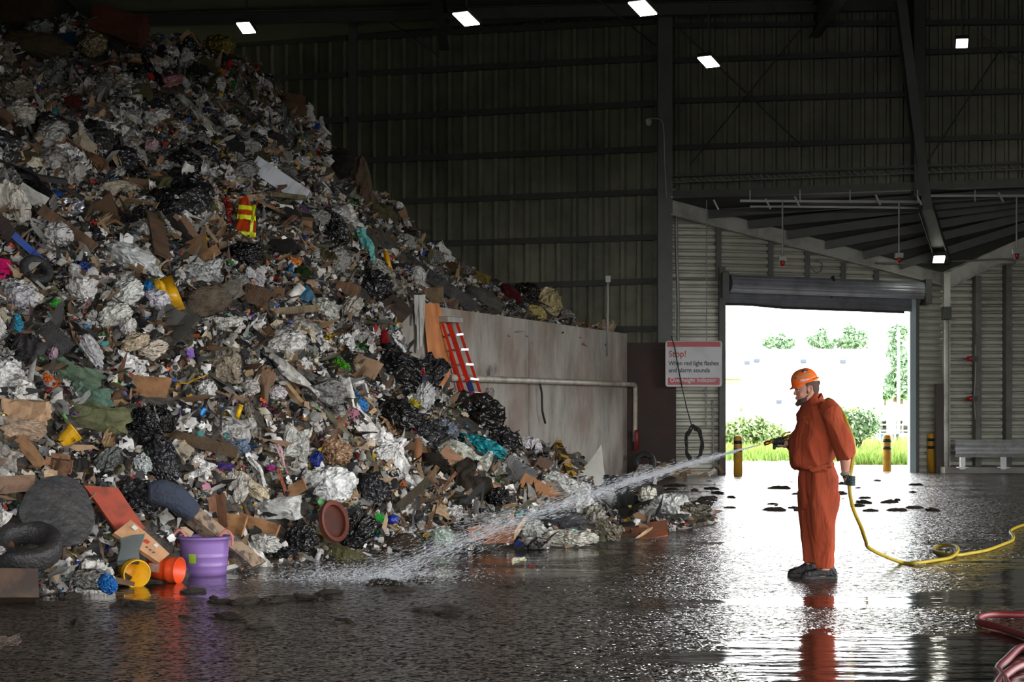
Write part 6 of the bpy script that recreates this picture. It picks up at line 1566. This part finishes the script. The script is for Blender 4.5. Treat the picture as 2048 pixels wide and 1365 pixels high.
sticker('white_sticker', HT-.06, .10, .34, .04, mat('lettered sticker', sg((175,172,165)), .4, dirt=1, dscale=70, dirtcol=(.08,.07,.08), thr=(.52,.58)))
m_ = MB(); m_.tube(catmull([zx(428,170,-.03), zx(430,186,-.02), zx(430,186,.02), zx(428,170,.03)], 4), .010, 8); m_.build('suspension_strap', pm('black strap', (25,28,30), .5), hat, smooth=True)
# boots
bootm = mat('black work boot leather', (.010,.009,.009), .55, dirt=.3, dscale=12, dirtcol=(.03,.026,.024), bump=.3, bscale=50)
def boot(x0, x1, yb, d, name='boot'):
    L_ = (x1-x0)*U; b = zx(x1, yb, d); R_ = []
    for t, h, w_ in ((0,.055,.030),(.04,.085,.042),(.15,.115,.046),(.30,.125,.047),(.42,.120,.047),(.55,.095,.046),(.68,.075,.050),(.82,.066,.053),(.92,.055,.047),(.98,.038,.032),(1,.024,.018)):
        R_.append((Vector((b.x-L_*t, b.y, b.z+h/2+.008)), Vector((0,0,h/2)), Vector((0,w_,0))))
    m1 = ringloft(R_, 24, 2.6)
    sh = merge(m1, limbtube([Vector((b.x-L_*.22,b.y,b.z+.08)), Vector((b.x-L_*.24,b.y,b.z+.17))], [.05,.052], 16, 2))
    o = remeshed(name, sh, .006, 2, bootm, person)
    sl = [(0,.030),(.05,.041),(.2,.045),(.4,.042),(.55,.044),(.75,.052),(.9,.048),(.97,.034),(1.01,.014)]
    V = []
    for z in (0,.022):
        for t, w_ in sl: V.append((b.x-L_*t, b.y-w_, b.z+z))
        for t, w_ in reversed(sl): V.append((b.x-L_*t, b.y+w_, b.z+z))
    K_ = len(sl)*2; m_ = MB(); m_.add(V, [tuple(range(K_-1,-1,-1)), tuple(range(K_,2*K_))]+[(k,(k+1)%K_,K_+(k+1)%K_,K_+k) for k in range(K_)]); m_.build('sole', pm('boot sole', (46,44,42), .7), o)
boot(322, 516, 1243, -.125); boot(272, 440, 1243, .12)
# wristband
m_ = MB(); m_.tube([zx(538,662,-.312), zx(542,674,-.31)], .043, 16); m_.build('glove_cuff', pm('grey glove cuff', (120,112,104), .8), person, smooth=True)
# gloves: palm, four separate curled fingers and a thumb
glm = mat('dark green work glove', sg((30,50,48)), .6, dirt=.4, dscale=20, dirtcol=(.03,.03,.03), bump=.4, bscale=60)
hose_at = zx(568,710,-.30)
fing = []
for k in range(4):         # near hand: fist round the hose, knuckles towards the camera
    y = 686+k*13.5; L_ = (.95,1.05,1.0,.82)[k]
    fing.append(limbtube([zx(552,y,-.325), zx(572,y+1,-.345), zx(588,y+2,-.325), zx(590,y+3,-.295), zx(578,y+3,-.272+.01*L_)], [.0125,.0125,.0115,.011,.009], 10, 4))
thumb = limbtube([zx(548,690,-.29), zx(560,682,-.262), zx(575,688,-.258), zx(584,700,-.268)], [.014,.013,.012,.009], 10, 4)
palm = merge(ball(zx(553,706,-.30), .030,.034,.048), limbtube([zx(541,664,-.31), zx(548,690,-.305)], [.036,.034], 14, 3))
remeshed('glove', merge(palm, thumb, *fing), .0036, 2, glm, person)
# far hand: under the nozzle grip
fing = []
for k in range(4):
    x = 238-k*15.5
    fing.append(limbtube([zx(x,522,.075), zx(x-2,512,.04-.035), zx(x-4,500,.0-.035), zx(x-3,490,.01-.03), zx(x-1,486,.03)], [.0125,.0125,.012,.011,.009], 10, 4))
thumb = limbtube([zx(248,505,.075), zx(240,492,.085), zx(226,486,.075), zx(214,486,.06)], [.014,.013,.012,.009], 10, 4)
palm = merge(ball(zx(215,520,.055), .048,.028,.026), limbtube([zx(268,512,.08), zx(240,518,.065)], [.040,.034], 14, 3), ball(zx(190,535,.03),.016,.014,.02))
remeshed('glove', merge(palm, thumb, *fing), .0036, 2, glm, person)

# ---------------------------------------------------------------- the hose, its nozzle and the jet
nz = empty('hose_nozzle', 'brass hose nozzle held in the man\'s far glove', 'nozzle', zx(135,516,.03))
brass = mat('worn brass', sg((170,110,60)), .35, .8, dirt=.5, dscale=30, dirtcol=(.05,.03,.02))
na, nb_ = zx(262,476,.03), zx(134,515,.03); dd = (nb_-na).normalized()
m_ = MB(); m_.tube([na, na+dd*.04, na+dd*.045, na+dd*.12, na+dd*.125, na+dd*.16, nb_-dd*.045, nb_-dd*.04, nb_], [.014,.014,.019,.019,.015,.015,.016,.021,.018], 18); child(m_, 'barrel', brass, nz, smooth=True)
m_ = MB(); m_.tube([nb_-dd*.10, nb_-dd*.07], [.023,.023], 18); child(m_, 'ring', pm('orange ring', (200,110,50), .5), nz, smooth=True)
m_ = MB(); m_.tube(catmull([na+dd*.05+Vector((0,0,.018)), na+dd*.03+Vector((0,0,.04)), na+Vector((.03,0,.045))], 3), .006, 8); child(m_, 'lever', brass, nz, smooth=True)
yh = mat('yellow hose rubber', sg((165,142,28)), .5, dirt=.45, dscale=8, dirtcol=(.20,.13,.02))
gp = lambda x, y: G(1480+x/2.7306, 700+y/2.7306, .02)
hs = [na, zx(290,470,.10), zx(340,452,.30), zx(400,400,.36), zx(455,320,.30), zx(490,272,.10), zx(520,300,-.04), zx(545,350,-.16), zx(562,420,-.26), zx(583,490,-.31), zx(588,550,-.31), zx(578,630,-.30), zx(568,690,-.295), zx(566,740,-.29), zx(575,800,-.27), zx(598,872,-.22), zx(650,965,-.10), zx(720,1055,.3), zx(800,1125,.75)]
gr = [gp(870,1159), gp(960,1165), gp(1060,1152), gp(1150,1135), gp(1188,1115)+Vector((0,0,.03)), gp(1180,1095)+Vector((0,0,.04)), gp(1130,1078)+Vector((0,0,.02)), gp(1075,1076), gp(1056,1090), gp(1085,1108), gp(1140,1120), gp(1195,1122), gp(1260,1112), gp(1350,1095), gp(1440,1062), gp(1485,1042), gp(1492,1020), gp(1476,998), gp(1490,980), gp(1560,955), gp(1680,940)]
cable('garden_hose','yellow hose running over the man\'s shoulder and looping across the wet floor','hose', hs+gr, .0185, yh, 8)
rh = mat('red hose rubber', sg((104,26,30)), .5, dirt=.4, dscale=8, dirtcol=(.08,.02,.02))
g1 = [G(x,y,.03) for x, y in ((2120,1232),(2048,1231),(1990,1230),(1958,1236),(1960,1246),(2000,1256),(2048,1272),(2100,1292),(2110,1310),(2048,1295),(2012,1322),(1996,1340),(2004,1352),(2030,1400))]
cable('red_hose','dark red hose looped on the floor at the lower right corner','hose', g1, .026, rh, 8)
cable('red_hose','second dark red hose end beneath the first at the corner','hose', [G(x,y,.03) for x, y in ((2110,1322),(2048,1330),(2014,1348),(1994,1372),(1990,1400))], .026, rh, 8)
# jet: threads and drops of water flying from the nozzle, widening as they fall
watm = mat('flying water', (.85,.88,.92), .15, alpha=.28, spec=.6)
R = np.random.default_rng(21); v0 = np.array(nb_[:]); V = []; Fc = []
Lnd = np.array(G(735,1163)[:])
T_all = 1.0
def jetpt(t, off):    # t 0..1 along the flight
    p = v0+(Lnd-v0)*t; p[2] += .16*4*t*(1-t)*.55; return p+off*(.008+t**1.15*1.0)
def drop(a, b, r):
    a = Vector(a); b = Vector(b); d = (b-a); 
    if d.length < 1e-5: return
    e = d.normalized(); s1 = e.orthogonal().normalized(); s2 = e.cross(s1); k = len(V); m0 = a.lerp(b,.35)
    for q_ in (a, m0+s1*r, m0+s2*r, m0-s1*r, m0-s2*r, b): V.append(q_[:])
    for x_, y_ in ((1,2),(2,3),(3,4),(4,1)): Fc.append((k, k+x_, k+y_)); Fc.append((k+5, k+y_, k+x_))
for i in range(8500):
    t = R.random()**.8; sp = R.normal(0,1,3)*np.array([.08,.08,.12]); ln = (.020+.05*R.random())*(1.3-t*.5)
    if R.random() < .35: sp *= .35
    a = jetpt(t, sp); b = jetpt(min(t+ln/3.9,1.02), sp)
    if min(a[2], b[2]) < .01: continue
    drop(a, b, .0012+.0018*R.random())
for i in range(1800):      # solid core near the nozzle
    t = R.random()**1.5*.35; sp = R.normal(0,1,3)*.03; a = jetpt(t, sp); b = jetpt(t+.04, sp); drop(a, b, .004)
for i in range(4500):      # splash where it lands
    c = Lnd+np.array([R.normal(0,.42), R.normal(0,.22), 0]); z = abs(R.normal(0,.07))+.005; a = c+np.array([0,0,z]); b = a+np.array([R.normal(-.02,.015), R.normal(0,.01), R.normal(.0,.015)]); b[2] = max(b[2], .003); drop(a, b, .0014+.002*R.random())
o = mesh('water_jet', V, Fc, watm, smooth=True); tag(o, 'spray of white water from the nozzle to the foot of the heap', 'water', kind='stuff')
# ================================================================ outside the doorway
conc_out = mat('pale concrete apron', (.34,.33,.31), .85, dirt=.3, dscale=.6, dirtcol=(.25,.24,.22))  # pale concrete in its own colour, with random soiling
yard = mat('yard asphalt', (.10,.10,.10), .8)
# ground all round the hall, a hand's breadth below the slab
gv = [(-16,-8),(14,-8),(14,42.9),(-16,42.9)]; ov = [(-160,-160),(160,-160),(160,42.9),(-160,42.9)]
struct(mesh('ground', [(x,y,-.03) for x, y in ov], [(0,1,2,3)], yard))
struct(mesh('terrain', [(-160,42.9,-.03),(160,42.9,-.03),(160,260,-.03),(-160,260,-.03)], [(0,1,2,3)], mat('distant ground', (.22,.25,.12), .9)))
struct(mesh('path_apron', [(1.5,40.6,-.012),(14,42.8,-.012),(14,52,-.012),(11,49,-.012),(8.6,48.2,-.012),(7,54,-.012),(1.5,54,-.012)], [(0,1,2,3,4,5,6)], conc_out))
def blades(name, label, region, n, h0, h1, colors, seed, kind='stuff', cat='grass'):
    R = np.random.default_rng(seed); V = []; Fc = []; cc = []
    (x0,x1),(y0,y1) = region
    for i in range(n):
        Y_ = y0+(y1-y0)*R.random(); xa, xb = P(x0,0,Y_).x, P(x1,0,Y_).x; x = xa+(xb-xa)*R.random(); h = R.uniform(h0,h1); w_ = .02+.02*R.random(); a = R.uniform(0,6.28); k = len(V)
        dx, dy = math.cos(a)*w_, math.sin(a)*w_; lx, ly = R.normal(0,.05,2)
        V += [(x-dx,Y_-dy,-.03),(x+dx,Y_+dy,-.03),(x+lx,Y_+ly,h)]; Fc.append((k,k+1,k+2)); c = colors[R.integers(len(colors))]; cc += [(*c,1)]*3
    o = mesh(name, V, Fc, mat('grass blades', (0,0,0), .7, src='attr')); ca = o.data.color_attributes.new('Col','FLOAT_COLOR','POINT'); ca.data.foreach_set('color', np.array(cc).reshape(-1))
    return tag(o, label, cat, kind=kind)
gc = [(.16,.30,.03),(.22,.36,.05),(.12,.22,.03),(.30,.38,.08)]
blades('meadow_grass', 'bright green grass between the apron and the shrubs', ((1430,1850),(50.5,80)), 14000, .06, .26, gc, 3)
blades('verge_grass', 'taller green grass at the right side of the doorway', ((1690,1850),(47.5,52)), 3500, .06, .28, gc, 4)
def leafy(name, label, cat, blobs, n, leaf, colors, seed, trunk=None, group=None):
    """crown of separate leaves round several lobes, with its stems"""
    R = np.random.default_rng(seed); V = []; Fc = []; cc = []
    t = empty(name, label, cat, (blobs[0][0], blobs[0][1], 0), group)
    wts = np.array([b[3]*b[4]*b[5] for b in blobs]); wts /= wts.sum()
    for i in range(n):
        b = blobs[R.choice(len(blobs), p=wts)]; d = R.normal(0,1,3); d /= np.linalg.norm(d); rr = R.uniform(.3,.9)+abs(R.normal(0,.3))
        c = np.array(b[:3])+d*np.array(b[3:6])*rr; u = R.normal(0,1,3); u /= np.linalg.norm(u); w_ = np.cross(u, R.normal(0,1,3)); w_ /= np.linalg.norm(w_); s_ = leaf*R.uniform(.6,1.3); k = len(V)
        V += [tuple(c-u*s_), tuple(c+w_*s_*.5), tuple(c+u*s_), tuple(c-w_*s_*.5)]; Fc.append((k,k+1,k+2,k+3)); q_ = colors[R.integers(len(colors))]; cc += [(*q_,1)]*4
    o = mesh('foliage', V, Fc, mat('leaves', (0,0,0), .6, src='attr'), parent=t); o.matrix_parent_inverse = Matrix.Translation(t.location).inverted()
    ca = o.data.color_attributes.new('Col','FLOAT_COLOR','POINT'); ca.data.foreach_set('color', np.array(cc).reshape(-1))
    m_ = MB(); bz = (blobs[0][0], blobs[0][1], -.1)
    for b in blobs: m_.tube([bz, (Vector(bz)+Vector(b[:3]))/2+Vector((0,0,-.05)), b[:3]], [trunk or .05, (trunk or .05)*.7, .015], 6)
    child(m_, 'stem', pm('bark', (96,78,62), .9), t)
    return t
sh1 = [(.20,.30,.10),(.26,.34,.14),(.15,.25,.09),(.34,.38,.22)]
def B(px, py, Y_, rx, ry, rz=None): p = P(px,py,Y_); return (p.x,p.y,p.z,rx*Y_/F,rx*Y_/F*.8,ry*Y_/F)
leafy('shrub','pale green shrub behind the left bollard','shrub',[B(1478,868,66,30,28),B(1508,862,66,26,24),B(1455,874,66,22,24),B(1535,872,66,28,24),B(1560,880,66,20,16)],5200,.10,sh1,5)
leafy('shrub','grey green shrub right of the man, before the white building','shrub',[B(1712,850,60,28,24),B(1700,872,60,22,20),B(1735,848,60,22,22),B(1690,845,60,16,20)],5200,.085,[(.14,.24,.13),(.20,.30,.17),(.10,.18,.09),(.30,.36,.24)],6)
leafy('shrub','yellow green weeds at the man\'s back','shrub',[B(1695,838,64,16,14),B(1706,830,64,12,10)],1200,.08,[(.35,.42,.08),(.28,.38,.08)],7)
# bare shrub
t = empty('bare_shrub','bare twiggy shrub right of the white building','shrub',P(1740,840,90)); m_ = MB(); rr = random.Random(3)
for k in range(26):
    a = P(1740+rr.uniform(-4,4),870,90); b = P(1740+rr.uniform(-18,18),rr.uniform(775,815),90); m_.tube([a,(a+b)/2+Vector((rr.uniform(-.1,.1),0,.1)),b],[.02,.014,.008],4)
child(m_, 'twigs', pm('twigs', (150,130,95), .9), t)
# trees on the skyline
tc = [(.16,.27,.15),(.20,.31,.19),(.13,.22,.13),(.25,.35,.22)]
leafy('tree','low round tree over the white building roof, leftmost of the row','tree',[B(1558,690,150,22,10),B(1540,684,150,14,12),B(1575,686,150,16,9),B(1562,674,150,8,6)],1500,.22,tc,11,.2,'trees behind the white building')
leafy('tree','feathery tree with two tips behind the white building','tree',[B(1638,684,150,16,12),B(1645,668,150,9,12),B(1624,680,150,12,8),B(1655,690,150,12,8)],1300,.2,tc,12,.2,'trees behind the white building')
leafy('tree','tallest bushy tree behind the white building','tree',[B(1705,684,150,24,14),B(1700,664,150,12,14),B(1722,676,150,14,14),B(1682,686,150,12,10),B(1698,650,150,5,8)],2000,.2,tc,13,.2,'trees behind the white building')
leafy('tree','tall tree behind the lamp pole at the right jamb','tree',[B(1798,668,120,18,18),B(1790,700,120,16,20),B(1805,735,120,20,26),B(1785,765,120,14,22),B(1806,782,120,18,16)],3400,.16,tc,14,.2)
leafy('tree','dark bush under the tall tree','tree',[B(1770,786,118,16,10),B(1752,790,118,10,8)],1400,.2,tc,15,.1)
# white building
wb = mat('white cladding', (.80,.81,.82), .6); gz = pm('pale green window', (150,185,180), .3)
t = empty('white_building','long low white building across the yard','building',P(1600,835,115))
Yb = 112
m_ = MB(); a, b = P(1380,0,Yb), P(1765,0,Yb); m_.box(a.x, Yb, -.1, b.x, Yb+20, P(0,704,Yb).z); child(m_, 'wall', wb, t)
m_ = MB(); m_.box(a.x-.2, Yb-.4, P(0,706,Yb).z, b.x+.15, Yb+20.2, P(0,699,Yb).z); child(m_, 'parapet', wb, t)
for x0_, x1_, y0_, y1_ in ((1440,1488,748,758),(1690,1700,748,752)):
    m_ = MB(); m_.box(P(x0_,0,Yb).x, Yb-1.2, P(0,y1_,Yb).z, P(x1_,0,Yb).x, Yb, P(0,y0_,Yb).z); child(m_, 'awning', pm('tan awning', (205,190,160), .7), t)
m_ = MB(); m_.box(P(1452,0,Yb).x, Yb-.05, P(0,836,Yb).z, P(1475,0,Yb).x, Yb+.02, P(0,822,Yb).z); child(m_, 'window', gz, t)
for k in range(9):
    m_ = MB(); m_.box(P(1440,0,Yb).x, Yb-.06, P(0,762+k*6,Yb).z, P(1484,0,Yb).x, Yb-.01, P(0,760+k*6,Yb).z); child(m_, 'louvre', pm('louvre tan', (196,180,150), .7), t)
for px, py in ((1493,726),(1513,722),(1606,723),(1685,724),(1557,804)):
    m_ = MB(); c = P(px,py,Yb); m_.box(c.x-.16, Yb-.35, c.z-.12, c.x+.16, Yb, c.z+.12); child(m_, 'wall_light', pm('dark lamp housing', (70,75,95), .5), t, bevel=.04)
# low white wall / vehicle roofs in front of the building
t = empty('low_wall','low white wall behind the shrubs','wall',P(1600,850,95)); t['category'] = 'low wall'
m_ = MB(); m_.box(P(1530,0,95).x,95,-.1,P(1700,0,95).x,95.4,P(0,838,95).z); child(m_, 'wall_body', mat('pale grey wall', (.5,.53,.58), .7), t)
# hill, pole, railings
hv = []; 
for i in range(21):
    px = 1690+i*12; y_ = 792+6*math.sin(i*.5)*0+ (0 if i > 3 else (3-i)*8)
    hv += [P(px,842,98), P(px,max(y_,792),135)]
struct(mesh('hill', hv, [(2*i,2*i+2,2*i+3,2*i+1) for i in range(20)], mat('grassy bank', (.26,.36,.08), .9), smooth=True))
t = empty('lamp_pole','tall thin grey pole outside the right jamb','pole',P(1797,885,85)); m_ = MB(); a = P(1797,870,85); m_.tube([Vector((a.x,85,-.1)), P(1797,655,85)], [.09,.06], 10); child(m_, 'shaft', pm('grey pole', (165,185,190), .5), t, smooth=True)
t = empty('railing','white metal railing across the yard at the right jamb','railing',P(1785,870,72)); m_ = MB()
for y_ in (850,862): m_.tube([P(1742,y_,72),P(1835,y_,72)], .03, 6)
child(m_, 'rail', pm('white rail', (200,205,210), .5), t)
for px in range(1745,1836,15):
    m_ = MB(); a = P(px,848,72); m_.tube([a, Vector((a.x,72,-.03))], .03, 6); child(m_, 'post', pm('white rail', (200,205,210), .5), t)
for px, c_, lab in ((1760,(70,110,190),'small blue crate beyond the railing'),(1778,(200,60,50),'small red cone beyond the railing'),(1790,(60,70,70),'small dark box beyond the railing'),(1806,(225,110,70),'small orange cone beyond the railing')):
    m_ = MB(); a = P(px,880,74); s_ = 5*74/F
    if 'cone' in lab: m_.lathe([(s_*.9,-.03),(s_*.9,.02),(s_*.6,.03),(s_*.12,.42),(0,.43)], 12, Matrix.Translation((a.x,74,0)))
    else: m_.box(a.x-s_,73.8,-.03,a.x+s_,74.2,.3); m_.box(a.x-s_*1.1,73.75,.3,a.x+s_*1.1,74.25,.34)
    o = m_.build('yard_cone' if 'cone' in lab else 'yard_crate', pm('yard '+lab.split()[1], c_, .5)); tag(o, lab, 'cone' if 'cone' in lab else 'crate')
t = empty('white_board','white panel standing beyond the railing','board',P(1783,840,80)); m_ = MB(); m_.box(P(1774,0,80).x,80,-.03,P(1792,0,80).x,80.1,P(0,805,80).z); child(m_, 'sheet', pm('white sheet', (235,235,235), .5), t)
